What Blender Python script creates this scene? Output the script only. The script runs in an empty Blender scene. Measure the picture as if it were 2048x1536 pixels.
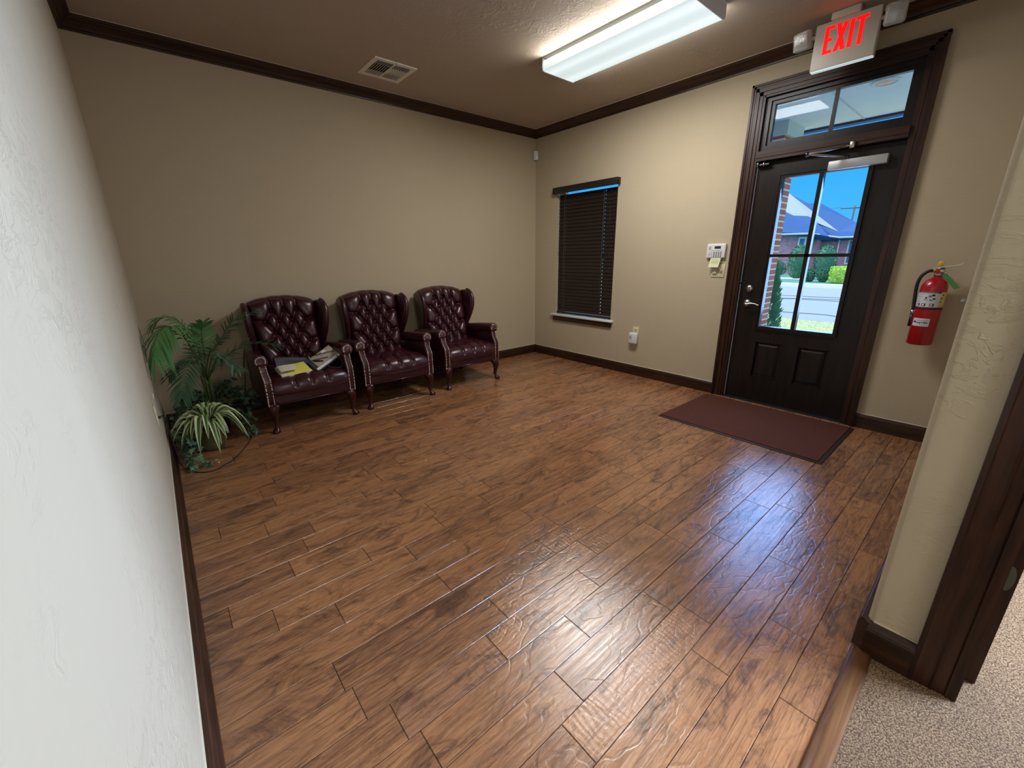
import bpy, bmesh, math, random
from math import sin, cos, pi, radians, sqrt, exp
from mathutils import Vector, Matrix
random.seed(7)
S = bpy.context.scene
COL = bpy.context.collection
H = 2.81; W = 4.169

# ---------------------------------------------------------------- camera
def Rz(a): return Matrix.Rotation(a, 4, 'Z')
def Rx(a): return Matrix.Rotation(a, 4, 'X')
cam = bpy.data.cameras.new('camera'); cam_o = bpy.data.objects.new('camera', cam); COL.objects.link(cam_o)
cam.sensor_width = 36; cam.lens = 822.34 / 2048 * 36; cam.clip_start = .02; cam.clip_end = 300
cam_o.matrix_world = Matrix.Translation((-4.0274, -4.2534, 1.3148)) @ Rz(-0.7006) @ Rx(1.2715) @ Rz(-0.0113)
S.camera = cam_o
S.view_settings.view_transform = 'Standard'; S.view_settings.look = 'None'
S.view_settings.gamma = 1; S.view_settings.use_curve_mapping = False
S.view_settings.exposure = 0.0

# ---------------------------------------------------------------- sky
w = bpy.data.worlds.new('sky'); S.world = w; w.use_nodes = True
nt = w.node_tree; N = nt.nodes; L = nt.links; N.clear()
out = N.new('ShaderNodeOutputWorld'); bg = N.new('ShaderNodeBackground'); L.new(bg.outputs[0], out.inputs[0])
tc = N.new('ShaderNodeTexCoord'); sep = N.new('ShaderNodeSeparateXYZ'); L.new(tc.outputs['Generated'], sep.inputs[0])
rp = N.new('ShaderNodeValToRGB'); L.new(sep.outputs[2], rp.inputs[0])
rp.color_ramp.elements[0].position = 0.0; rp.color_ramp.elements[0].color = (.10, .55, .95, 1)
rp.color_ramp.elements[1].position = .22; rp.color_ramp.elements[1].color = (.022, .40, 1.0, 1)
e_ = rp.color_ramp.elements.new(.42); e_.color = (1.9, 2.2, 2.6, 1)
L.new(rp.outputs[0], bg.inputs[0]); bg.inputs[1].default_value = 1.15

# ---------------------------------------------------------------- lights
def area(name, loc, aim, sx, sy, energy, color, spread=180):
    l = bpy.data.lights.new(name, 'AREA'); l.shape = 'RECTANGLE'; l.size = sx; l.size_y = sy
    l.energy = energy; l.color = color; l.spread = radians(spread)
    o = bpy.data.objects.new(name, l); COL.objects.link(o); o.location = loc
    d = Vector(aim) - Vector(loc); o.rotation_euler = d.to_track_quat('-Z', 'Y').to_euler()
    return o
sun = bpy.data.lights.new('sun', 'SUN'); sun.energy = 3.4; sun.color = (1, .95, .84); sun.angle = radians(.6)
sun_o = bpy.data.objects.new('sun', sun); COL.objects.link(sun_o)
sun_o.rotation_euler = Vector((.25, -1, -.85)).to_track_quat('-Z', 'Y').to_euler()
# fluorescent fixture over the waiting room
area('fixture_lamp', (-1.157, -2.112, 2.70), (-1.157, -2.112, 0), .34, 1.2, 44, (1, .98, .955))
area('fixture_lamp_side', (-1.352, -2.112, 2.755), (-4, -2.112, 2.70), 1.2, .06, 7, (1, .97, .92))
area('fixture_lamp_side', (-.962, -2.112, 2.755), (2, -2.112, 2.70), 1.2, .06, 3, (1, .97, .92))
# hall behind the camera: assumed ceiling lamp and assumed daylight lamp, both unseen
area('assumed_hall_lamp', (-3.2, -6.0, 2.74), (-3.2, -6.0, 0), .36, 1.2, 36, (.98, .98, .94))  # assumed lamp, added as fill from the hall side
area('assumed_daylight_lamp', (-1.25, -5.9, 1.35), (-4.0, -3.7, 1.2), 1.2, 1.5, 410, (.52, .68, 1.0))  # assumed bluish lamp, brightens the left wall; no window is modelled
# added blue lamp outside the entry door glass, strengthens daylight and its floor reflection
area('door_daylight_boost', (.32, -3.15, 1.32), (-1.2, -3.3, .5), .62, 1.25, 27, (.30, .50, 1.0))

# ---------------------------------------------------------------- materials
def srgb(r, g, b):
    f = lambda c: (c / 255 / 12.92) if c <= 10 else ((c / 255 + .055) / 1.055) ** 2.4
    return (f(r), f(g), f(b), 1)
MATS = {}
class NM:
    def __init__(s, name):
        s.m = bpy.data.materials.new(name); s.m.use_nodes = True; s.t = s.m.node_tree
        s.p = s.t.nodes['Principled BSDF']; MATS[name] = s.m
    def n(s, ty, **k):
        x = s.t.nodes.new(ty)
        for a, b in k.items(): setattr(x, a, b)
        return x
    def l(s, a, b): s.t.links.new(a, b)
    def coord(s, scale=(1, 1, 1), kind='Object', vec=None):
        if vec is None:
            c = s.n('ShaderNodeTexCoord'); vec = c.outputs[kind]
        mp = s.n('ShaderNodeMapping'); mp.inputs['Scale'].default_value = scale; s.l(vec, mp.inputs[0]); return mp.outputs[0]
    def noise(s, vec, scale, detail=4, rough=.55, dist=0):
        x = s.n('ShaderNodeTexNoise'); x.inputs['Scale'].default_value = scale; x.inputs['Detail'].default_value = detail
        x.inputs['Roughness'].default_value = rough; x.inputs['Distortion'].default_value = dist
        s.l(vec, x.inputs['Vector']); return x.outputs['Fac']
    def ramp(s, fac, stops, interp='LINEAR'):
        x = s.n('ShaderNodeValToRGB'); x.color_ramp.interpolation = interp
        e = x.color_ramp.elements
        while len(e) < len(stops): e.new(.5)
        for i, (p, c) in enumerate(stops): e[i].position = p; e[i].color = c if len(c) == 4 else (*c, 1)
        s.l(fac, x.inputs[0]); return x.outputs[0]
    def mix(s, fac, a, b, mode='MIX'):
        x = s.n('ShaderNodeMix', data_type='RGBA', blend_type=mode)
        for v, i in ((fac, 0), (a, 6), (b, 7)):
            if isinstance(v, (int, float)): x.inputs[i].default_value = v
            elif isinstance(v, tuple): x.inputs[i].default_value = v
            else: s.l(v, x.inputs[i])
        return x.outputs[2]
    def math(s, op, a, b=0.0, c=0.0):
        x = s.n('ShaderNodeMath', operation=op)
        for i, v in enumerate((a, b, c)):
            if isinstance(v, (int, float)): x.inputs[i].default_value = v
            else: s.l(v, x.inputs[i])
        return x.outputs[0]
    def bump(s, h, strength=.3, dist=.01):
        b = s.n('ShaderNodeBump'); b.inputs['Strength'].default_value = strength; b.inputs['Distance'].default_value = dist
        s.l(h, b.inputs['Height']); s.l(b.outputs[0], s.p.inputs['Normal'])
def simple(name, col, rough=.5, metal=0, spec=.5, noise=None, emis=None, es=0, alpha=None, trans=0, coat=0, bump=None):
    q = NM(name); q.p.inputs['Base Color'].default_value = col; q.p.inputs['Roughness'].default_value = rough
    q.p.inputs['Metallic'].default_value = metal; q.p.inputs['Specular IOR Level'].default_value = spec
    if coat: q.p.inputs['Coat Weight'].default_value = coat; q.p.inputs['Coat Roughness'].default_value = .12
    if noise:
        v = q.coord(); f = q.noise(v, noise[0]); c2 = tuple(min(1, c * noise[1]) for c in col[:3]) + (1,)
        q.l(q.mix(f, col, c2), q.p.inputs['Base Color'])
    if bump:
        v = q.coord(); q.bump(q.noise(v, bump[0]), bump[1], .005)
    if emis: q.p.inputs['Emission Color'].default_value = emis; q.p.inputs['Emission Strength'].default_value = es
    if trans: q.p.inputs['Transmission Weight'].default_value = trans
    return q.m

# wall paint: tan, light hand texture
def wallmat(name, col, col2, weave=True, tex=.25):
    q = NM(name); v = q.coord()
    c = q.mix(q.noise(v, 1.3, 2), col, col2)
    q.p.inputs['Roughness'].default_value = .75; q.p.inputs['Specular IOR Level'].default_value = .25
    h = q.noise(v, 45, 3)
    if weave:
        a = q.noise(q.coord((3, 3, 130)), 1, 2); b = q.noise(q.coord((110, 110, 3)), 1, 2)
        f = q.math('ADD', a, b); h = q.math('ADD', q.math('MULTIPLY', h, .2), f)
        c = q.mix(q.math('MULTIPLY', f, .16), c, (*[x * .62 for x in col[:3]], 1))
    else:
        tr = q.noise(q.coord((1.6, 1.6, 3.2)), 4.5, 5, .6, 2.2)
        tr = q.ramp(tr, [(.50, (0, 0, 0)), (.56, (1, 1, 1)), (.60, (.35, .35, .35))])
        pit = q.ramp(q.noise(v, 38, 2, .5, .8), [(.62, (0, 0, 0)), (.72, (1, 1, 1))])
        gate = q.ramp(q.noise(v, 2.1, 2), [(.42, (0, 0, 0)), (.62, (1, 1, 1))])
        h = q.math('ADD', q.math('MULTIPLY', q.math('ADD', tr, pit), gate), q.math('MULTIPLY', h, .25))
    q.l(c, q.p.inputs['Base Color']); q.bump(h, tex, .006)
    return q.m
wallmat('wall_linen', srgb(190, 176, 150), srgb(184, 170, 144), True, .08)
wallmat('wall_plaster', srgb(192, 180, 155), srgb(186, 174, 149), False, .42)
wallmat('wall_hall', srgb(196, 190, 174), srgb(192, 185, 168), False, .22)
wallmat('ceiling_plaster', srgb(182, 167, 149), srgb(175, 160, 142), False, .5)

# dark stained trim wood
def wood(name, a, b, rough=.35, sc=(30, 30, 2.2)):
    q = NM(name); v = q.coord(sc)
    g = q.noise(v, 1.0, 6, .65, .6)
    q.l(q.ramp(g, [(.3, a), (.62, b)]), q.p.inputs['Base Color'])
    q.p.inputs['Roughness'].default_value = rough
    q.p.inputs['Specular IOR Level'].default_value = .35
    q.bump(g, .12, .003); return q.m
wood('trim_wood', srgb(22, 11, 7), srgb(62, 35, 22), .36)                         # vertical grain
wood('trim_wood_x', srgb(26, 14, 9), srgb(64, 39, 25), .36, (2.2, 30, 30))
wood('trim_wood_y', srgb(26, 14, 9), srgb(64, 39, 25), .36, (30, 2.2, 30))
wood('door_wood', srgb(14, 10, 9), srgb(32, 23, 18), .33)
wood('threshold_wood', srgb(76, 47, 26), srgb(112, 76, 46), .3, (2.5, 40, 40))
wood('leg_wood', srgb(34, 12, 10), srgb(70, 28, 22), .22, (20, 20, 8))

# hand scraped plank floor; per plank random value in the face attribute 'rnd'
q = NM('plank_floor')
at = q.n('ShaderNodeAttribute', attribute_name='rnd'); rs = q.n('ShaderNodeSeparateColor'); q.l(at.outputs['Color'], rs.inputs[0])
geo = q.n('ShaderNodeTexCoord'); off = q.n('ShaderNodeVectorMath', operation='MULTIPLY_ADD')
q.l(at.outputs['Color'], off.inputs[0]); off.inputs[1].default_value = (23, 31, 17); q.l(geo.outputs['Object'], off.inputs[2])
vv = off.outputs[0]
def mp(sc): return q.coord(sc, vec=vv)
grain = q.noise(mp((2.4, 62, 1)), 1.0, 8, .70, .9)
wav = q.n('ShaderNodeTexWave', wave_type='BANDS', bands_direction='Y'); q.l(mp((1.0, 1.0, 1)), wav.inputs['Vector'])
wav.inputs['Scale'].default_value = 5.5; wav.inputs['Distortion'].default_value = 16; wav.inputs['Detail'].default_value = 3
wav.inputs['Detail Scale'].default_value = .9
fig = q.noise(mp((2.2, 17, 1)), 1.5, 7, .70, 1.5)
blot = q.noise(mp((5.0, 11, 1)), 1.0, 7, .72, 1.0)
base = q.ramp(rs.outputs[0], [(0, srgb(116, 80, 58)), (.25, srgb(135, 92, 65)), (.55, srgb(152, 105, 71)), (.85, srgb(168, 116, 77)), (1, srgb(144, 102, 78))])
c = q.mix(q.ramp(fig, [(.38, (0, 0, 0)), (.68, (.85, .85, .85))]), base, srgb(178, 126, 82))
c = q.mix(q.ramp(blot, [(.50, (0, 0, 0)), (.66, (.80, .80, .80))]), c, srgb(80, 54, 42))
c = q.mix(q.ramp(grain, [(.53, (0, 0, 0)), (.70, (.62, .62, .62))]), c, srgb(54, 33, 22))
fine = q.noise(mp((9, 210, 1)), 1.0, 4, .7, .3)
c = q.mix(q.ramp(fine, [(.50, (0, 0, 0)), (.66, (.5, .5, .5))]), c, srgb(60, 38, 28))
lines = q.ramp(wav.outputs['Fac'], [(.80, (0, 0, 0)), (.97, (1, 1, 1))])
c = q.mix(q.math('MULTIPLY', lines, .15), c, srgb(58, 36, 24))
q.l(c, q.p.inputs['Base Color'])
rip = q.n('ShaderNodeTexWave', wave_type='BANDS', bands_direction='X'); q.l(mp((1, .8, 1)), rip.inputs['Vector'])
rip.inputs['Scale'].default_value = 16; rip.inputs['Distortion'].default_value = 7; rip.inputs['Detail'].default_value = 2
gate = q.ramp(q.math('ADD', q.math('MULTIPLY', rs.outputs[1], .45), q.noise(mp((2.4, 5, 1)), 1.0, 2)), [(.80, (0, 0, 0)), (.98, (1, 1, 1))])
h = q.math('ADD', q.math('MULTIPLY', q.math('MULTIPLY', rip.outputs['Fac'], gate), .17), q.math('MULTIPLY', grain, -.7))
h = q.math('ADD', h, q.math('MULTIPLY', fig, .35)); h = q.math('ADD', h, q.math('MULTIPLY', lines, -.22))
q.bump(h, .24, .005)
q.p.inputs['Specular IOR Level'].default_value = .85
q.l(q.ramp(blot, [(.3, (.14, .14, .14)), (.7, (.23, .23, .23))]), q.p.inputs['Roughness'])

# loop carpet
q = NM('loop_carpet'); v = q.coord()
vo = q.n('ShaderNodeTexVoronoi'); vo.inputs['Scale'].default_value = 230; q.l(v, vo.inputs['Vector'])
c = q.ramp(vo.outputs['Distance'], [(.15, srgb(158, 130, 96)), (.70, srgb(54, 39, 27))])
rc = q.n('ShaderNodeSeparateColor'); q.l(vo.outputs['Color'], rc.inputs[0])
c = q.mix(q.math('MULTIPLY', rc.outputs[0], .45), c, srgb(66, 52, 40))
c = q.mix(q.math('MULTIPLY', q.noise(v, 9, 2), .3), c, srgb(122, 94, 72))
q.l(c, q.p.inputs['Base Color']); q.p.inputs['Roughness'].default_value = .95; q.p.inputs['Specular IOR Level'].default_value = .1
q.bump(vo.outputs['Distance'], -1.0, .006)

# door mat
q = NM('mat_carpet'); v = q.coord(); c = q.mix(q.noise(v, 260, 2), srgb(66, 36, 29), srgb(100, 62, 50))
q.l(c, q.p.inputs['Base Color']); q.p.inputs['Roughness'].default_value = .95; q.p.inputs['Specular IOR Level'].default_value = .1
q.bump(q.noise(v, 240, 2), .6, .004)
simple('mat_rubber', srgb(44, 26, 24), .7)

# oxblood leather
q = NM('leather'); v = q.coord()
c = q.mix(q.noise(v, 5, 3), srgb(46, 10, 20), srgb(62, 16, 27)); q.l(c, q.p.inputs['Base Color'])
q.p.inputs['Roughness'].default_value = .30; q.p.inputs['Specular IOR Level'].default_value = .62
q.bump(q.noise(v, 170, 3), .10, .003)
q = NM('leather_button'); q.p.inputs['Base Color'].default_value = srgb(48, 11, 18); q.p.inputs['Roughness'].default_value = .2
simple('brass_nail', srgb(226, 204, 184), .3, 1)
simple('white_plastic', srgb(214, 216, 214), .4)
simple('sign_plastic', srgb(196, 190, 178), .45)
simple('ivory_plastic', srgb(206, 198, 164), .45)
simple('grey_plastic', srgb(128, 130, 130), .5)
simple('key_grey', srgb(104, 108, 114), .5)
simple('lcd_dark', srgb(44, 52, 58), .2)
simple('white_metal', srgb(222, 224, 222), .45)
simple('vent_metal', srgb(226, 220, 204), .5)
simple('black_void', srgb(14, 11, 9), .9)
simple('caulk', srgb(206, 196, 170), .7)
simple('steel', srgb(190, 188, 182), .28, 1)
simple('dark_steel', srgb(84, 86, 92), .35, .9)
simple('alum_cover', srgb(172, 174, 176), .45, .35)
simple('red_paint', srgb(168, 10, 26), .28, coat=.4)
simple('black_rubber', srgb(22, 23, 24), .55)
simple('black_gloss', srgb(14, 14, 16), .35)
simple('label_paper', srgb(206, 208, 214), .6)
simple('label_yellow', srgb(196, 190, 110), .6)
simple('ink_black', srgb(26, 26, 30), .6)
simple('ink_grey', srgb(120, 124, 130), .6)
simple('ink_blue', srgb(30, 44, 120), .6)
simple('tag_green', srgb(70, 122, 66), .6)
simple('tag_yellow', srgb(214, 176, 40), .6)
simple('paper_cream', srgb(226, 220, 192), .7)
simple('paper_yellow', srgb(232, 226, 96), .7)
simple('paper_white', srgb(226, 228, 228), .6)
simple('paper_tan', srgb(186, 172, 156), .6, noise=(30, .75))
simple('folder_grey', srgb(66, 70, 76), .45)
simple('note_paper', srgb(214, 220, 176), .7)
simple('strike_plate', srgb(84, 84, 74), .5)
simple('blind_wood', srgb(30, 20, 15), .42, noise=(14, 1.35))
simple('blind_string', srgb(120, 112, 100), .7)
simple('letter_red', srgb(150, 4, 4), .6, emis=(1, 0, .001, 1), es=2.0)
simple('glow_strip', srgb(210, 225, 228), .5, emis=(.62, .82, .86, 1), es=.55)
simple('lamp_reflector', srgb(170, 170, 168), .25, .6, bump=(60, .6))
q = NM('lamp_lens'); q.p.inputs['Base Color'].default_value = (.85, .87, .88, 1); q.p.inputs['Transmission Weight'].default_value = .7; q.p.inputs['Roughness'].default_value = .12
q.bump(q.noise(q.coord(), 90, 2), .5, .004)
# prismatic diffuser of the fluorescent fixture: gives off light
q = NM('diffuser'); v = q.coord(); sx = q.n('ShaderNodeSeparateXYZ'); q.l(v, sx.inputs[0])
tb = q.ramp(q.math('ABSOLUTE', sx.outputs[0]), [(.0, (.66, .82, .84)), (.045, (.70, .87, .89)), (.10, (.92, 1.06, 1.08)), (.15, (.78, .95, .97)), (.19, (.60, .76, .79))])
q.p.inputs['Base Color'].default_value = (.8, .85, .85, 1); q.p.inputs['Roughness'].default_value = .35
q.l(tb, q.p.inputs['Emission Color']); q.p.inputs['Emission Strength'].default_value = .80
# thin window glass
q = NM('glass'); tr = q.n('ShaderNodeBsdfTransparent'); gl = q.n('ShaderNodeBsdfGlossy'); gl.inputs['Roughness'].default_value = .02
tr.inputs[0].default_value = (.86, .93, 1.0, 1)
fr = q.n('ShaderNodeFresnel'); fr.inputs[0].default_value = 1.5; mx = q.n('ShaderNodeMixShader'); q.l(q.math('MULTIPLY', fr.outputs[0], .22), mx.inputs[0])
q.l(tr.outputs[0], mx.inputs[1]); q.l(gl.outputs[0], mx.inputs[2]); q.l(mx.outputs[0], q.t.nodes['Material Output'].inputs[0])
# plants
def leaf(name, a, b, rough=.45):
    q = NM(name); v = q.coord(); q.l(q.mix(q.noise(v, 9, 2), a, b), q.p.inputs['Base Color']); q.p.inputs['Roughness'].default_value = rough
    return q.m
leaf('palm_leaf', srgb(44, 96, 50), srgb(96, 148, 80)); leaf('palm_leaf_dark', srgb(30, 66, 48), srgb(62, 104, 70))
leaf('palm_stem', srgb(52, 76, 34), srgb(84, 100, 50)); leaf('ivy_leaf', srgb(44, 76, 52), srgb(104, 138, 98))
leaf('ivy_dark', srgb(26, 52, 40), srgb(58, 86, 62))
leaf('spider_green', srgb(34, 78, 34), srgb(70, 116, 52)); leaf('spider_cream', srgb(206, 212, 168), srgb(186, 200, 140))
simple('pot_green', srgb(112, 116, 74), .4, noise=(14, .5), bump=(18, .6)); simple('pot_dark', srgb(40, 32, 26), .6)
simple('soil', srgb(34, 26, 20), .95)
leaf('shrub_leaf', srgb(28, 78, 66), srgb(78, 140, 96), .6); leaf('juniper_leaf', srgb(60, 130, 112), srgb(130, 190, 150), .6)
leaf('hedge_leaf', srgb(120, 170, 50), srgb(200, 224, 96), .6)
# outside
def brick(name, a, b, m, sc, rot=(0, 0, 0)):
    q = NM(name); c = q.n('ShaderNodeTexCoord'); mpn = q.n('ShaderNodeMapping'); q.l(c.outputs['Object'], mpn.inputs[0])
    mpn.inputs['Rotation'].default_value = rot
    br = q.n('ShaderNodeTexBrick'); q.l(mpn.outputs[0], br.inputs['Vector']); br.inputs['Scale'].default_value = sc
    br.inputs['Color1'].default_value = a; br.inputs['Color2'].default_value = b; br.inputs['Mortar'].default_value = m
    br.inputs['Mortar Size'].default_value = .03; br.inputs['Brick Width'].default_value = .6; br.inputs['Row Height'].default_value = .23
    q.l(br.outputs['Color'], q.p.inputs['Base Color']); q.p.inputs['Roughness'].default_value = .9; return q.m
brick('brick_column', srgb(176, 96, 84), srgb(200, 128, 112), srgb(232, 220, 208), 2.9, (0, radians(90), radians(90)))
brick('brick_house', srgb(150, 86, 96), srgb(184, 128, 136), srgb(178, 160, 168), 2.9, (0, radians(90), radians(90)))
simple('roof_shaded', srgb(32, 82, 138), .9, noise=(6, .6), bump=(9, .5)); simple('roof_sunlit', srgb(150, 156, 164), .9, noise=(9, .8))  # sun and shade painted in: one roof in lit and shaded colours
simple('house_trim', srgb(206, 206, 200), .7); simple('house_glass', srgb(60, 96, 140), .15)
simple('concrete', srgb(142, 150, 160), .9, noise=(1.2, .86)); simple('curb_concrete', srgb(226, 222, 210), .9)
simple('crack', srgb(90, 92, 96), .9)
q = NM('dry_grass'); v = q.coord(); q.l(q.mix(q.ramp(q.noise(v, 30, 5, .75), [(.38, (0, 0, 0)), (.62, (1, 1, 1))]), srgb(84, 108, 56), srgb(206, 204, 150)), q.p.inputs['Base Color']); q.p.inputs['Roughness'].default_value = .95
q = NM('lawn'); v = q.coord(); q.l(q.mix(q.noise(v, 3, 5, .7), srgb(40, 96, 96), srgb(96, 150, 130)), q.p.inputs['Base Color']); q.p.inputs['Roughness'].default_value = .95
q = NM('porch_stucco'); v = q.coord(); q.l(q.mix(q.noise(v, 3, 5, .6, .6), srgb(226, 226, 236), srgb(246, 246, 250)), q.p.inputs['Base Color']); q.p.inputs['Roughness'].default_value = .9
simple('recess_bulb', srgb(150, 120, 108), .4, emis=(.5, .34, .28, 1), es=.35)
simple('dark_paint', srgb(40, 58, 104), .6); simple('edge_light', srgb(206, 212, 228), .5, emis=(0, 0, 0, 1))

# ---------------------------------------------------------------- mesh helpers
class MB:
    def __init__(s): s.v = []; s.f = []; s.mi = []; s.mats = []; s.sm = []
    def m(s, name):
        if name not in s.mats: s.mats.append(name)
        return s.mats.index(name)
    def add(s, vs, fs, mat, smooth=False):
        b = len(s.v); s.v += [tuple(x) for x in vs]; k = s.m(mat)
        for f in fs: s.f.append([b + i for i in f]); s.mi.append(k); s.sm.append(smooth)
        return s
    def box(s, x0, x1, y0, y1, z0, z1, mat, M=None):
        x0, x1 = sorted((x0, x1)); y0, y1 = sorted((y0, y1)); z0, z1 = sorted((z0, z1))
        vs = [Vector((x, y, z)) for x in (x0, x1) for y in (y0, y1) for z in (z0, z1)]
        if M: vs = [M @ p for p in vs]
        return s.add(vs, [(0, 1, 3, 2), (4, 6, 7, 5), (0, 4, 5, 1), (2, 3, 7, 6), (0, 2, 6, 4), (1, 5, 7, 3)], mat)
    def rbox(s, x0, x1, y0, y1, z0, z1, r, mat, M=None, seg=3):
        bm = bmesh.new(); bmesh.ops.create_cube(bm, size=1)
        for vv in bm.verts: vv.co = Vector(((x0 + x1) / 2 + vv.co.x * abs(x1 - x0), (y0 + y1) / 2 + vv.co.y * abs(y1 - y0), (z0 + z1) / 2 + vv.co.z * abs(z1 - z0)))
        bmesh.ops.bevel(bm, geom=bm.edges[:], offset=r, segments=seg, profile=.5, affect='EDGES')
        vs = [M @ x.co if M else x.co.copy() for x in bm.verts]; fs = [[x.index for x in f.verts] for f in bm.faces]
        bm.free(); return s.add(vs, fs, mat, True)
    def tube(s, pts, rad, mat, n=8, smooth=True, cap=True, sq=None):
        pts = [Vector(p) for p in pts]; k = len(pts); R = rad if isinstance(rad, (list, tuple)) else [rad] * k
        vs = []; up = None
        for i, p in enumerate(pts):
            t = (pts[min(i + 1, k - 1)] - pts[max(i - 1, 0)]).normalized()
            if up is None: up = Vector((0, 0, 1)) if abs(t.z) < .9 else Vector((1, 0, 0))
            a = t.cross(up).normalized(); b = a.cross(t).normalized(); up = b
            for j in range(n):
                g = 2 * pi * j / n + (pi / 4 if n == 4 else 0); vs.append(p + (a * cos(g) + b * sin(g)) * R[i])
        fs = [(i * n + j, i * n + (j + 1) % n, (i + 1) * n + (j + 1) % n, (i + 1) * n + j) for i in range(k - 1) for j in range(n)]
        if cap: fs += [tuple(range(n))[::-1], tuple((k - 1) * n + j for j in range(n))]
        return s.add(vs, fs, mat, smooth)
    def lathe(s, prof, c, mat, n=24, axis='Z', M=None):
        vs = []
        for r, h in prof:
            for j in range(n):
                g = 2 * pi * j / n; a, b = r * cos(g), r * sin(g)
                p = {'Z': (a, b, h), 'X': (h, a, b), 'Y': (a, h, b)}[axis]
                p = Vector(p)
                if M: p = M @ p
                vs.append(p + Vector(c))
        k = len(prof)
        fs = [(i * n + j, i * n + (j + 1) % n, (i + 1) * n + (j + 1) % n, (i + 1) * n + j) for i in range(k - 1) for j in range(n)]
        fs += [tuple(range(n))[::-1], tuple((k - 1) * n + j for j in range(n))]
        return s.add(vs, fs, mat, True)
    def prism(s, poly, a, b, fn, mat, smooth=False):
        """poly: 2-D outline; fn(u,v,t) -> 3-D; a,b: extrusion"""
        n = len(poly); vs = [fn(u, v, a) for u, v in poly] + [fn(u, v, b) for u, v in poly]
        fs = [(i, (i + 1) % n, n + (i + 1) % n, n + i) for i in range(n)] + [tuple(range(n))[::-1], tuple(range(n, 2 * n))]
        return s.add(vs, fs, mat, smooth)
    def slab(s, poly, a, b, r, fn, mat):
        """outline extruded a->b with rounded rims"""
        n = len(poly)
        P = [Vector((u, v)) for u, v in poly]
        ar = sum(P[i].x * P[(i + 1) % n].y - P[(i + 1) % n].x * P[i].y for i in range(n))
        sg = 1 if ar > 0 else -1
        nr = []
        for i in range(n):
            e1 = (P[i] - P[i - 1]).normalized(); e2 = (P[(i + 1) % n] - P[i]).normalized(); t = (e1 + e2)
            t = t.normalized() if t.length > 1e-6 else e1
            nr.append(Vector((t.y, -t.x)) * sg)
        d = 1 if b > a else -1
        rings = []
        for k in range(5):
            g = pi / 2 * k / 4; rings.append((r * (1 - sin(g)), a + d * r * (1 - cos(g))))
        for k in range(4, -1, -1):
            g = pi / 2 * k / 4; rings.append((r * (1 - sin(g)), b - d * r * (1 - cos(g))))
        vs = []
        for ins, t in rings:
            for i in range(n): u = P[i] - nr[i] * ins; vs.append(fn(u.x, u.y, t))
        m = len(rings)
        fs = [(k * n + i, k * n + (i + 1) % n, (k + 1) * n + (i + 1) % n, (k + 1) * n + i) for k in range(m - 1) for i in range(n)]
        fs += [tuple(range(n))[::-1], tuple((m - 1) * n + j for j in range(n))]
        return s.add(vs, fs, mat, True)
    def grid(s, fn, nu, nv, mat, smooth=True):
        vs = [fn(i / nu, j / nv) for j in range(nv + 1) for i in range(nu + 1)]; k = nu + 1
        fs = [(j * k + i, j * k + i + 1, (j + 1) * k + i + 1, (j + 1) * k + i) for j in range(nv) for i in range(nu)]
        return s.add(vs, fs, mat, smooth)
    def sphere(s, c, rx, ry, rz, mat, n=12, m=8, jit=0):
        def f(a, b):
            g = 2 * pi * a; h = pi * b; k = 1 + (random.uniform(-jit, jit) if jit else 0)
            return (c[0] + rx * sin(h) * cos(g) * k, c[1] + ry * sin(h) * sin(g) * k, c[2] + rz * cos(h) * k)
        return s.grid(f, n, m, mat)
    def build(s, name, parent=None, loc=None, recalc=True):
        me = bpy.data.meshes.new(name); me.from_pydata(s.v, [], s.f)
        for x in s.mats: me.materials.append(MATS[x])
        me.polygons.foreach_set('material_index', s.mi); me.polygons.foreach_set('use_smooth', s.sm)
        if recalc:
            bm = bmesh.new(); bm.from_mesh(me); bmesh.ops.recalc_face_normals(bm, faces=bm.faces); bm.to_mesh(me); bm.free()
        me.update()
        o = bpy.data.objects.new(name, me); COL.objects.link(o)
        if parent: o.parent = parent
        if loc: o.location = loc
        return o
def tag(o, label=None, cat=None, group=None, kind=None):
    if label: o['label'] = label
    if cat: o['category'] = cat
    if group: o['group'] = group
    if kind: o['kind'] = kind
    return o
def empty(name, loc=(0, 0, 0), rz=0, **k):
    o = bpy.data.objects.new(name, None); COL.objects.link(o); o.location = loc; o.rotation_euler = (0, 0, rz)
    o.empty_display_size = .1
    return tag(o, **k)
def struct(o, label=None): return tag(o, label, kind='structure')
def copy_tree(o, parent=None):
    c = o.copy(); COL.objects.link(c); c.parent = parent
    for ch in list(o.children): copy_tree(ch, c)
    return c
def bez(pts, n):
    """Catmull-Rom through pts"""
    P = [Vector(p) for p in pts]; P = [P[0] * 2 - P[1]] + P + [P[-1] * 2 - P[-2]]; out = []
    m = len(P) - 3
    for i in range(n + 1):
        t = m * i / n; k = min(int(t), m - 1); t -= k; a, b, c, d = P[k:k + 4]
        out.append(.5 * ((2 * b) + (c - a) * t + (2 * a - 5 * b + 4 * c - d) * t * t + (3 * b - a - 3 * c + d) * t ** 3))
    return out

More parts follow.
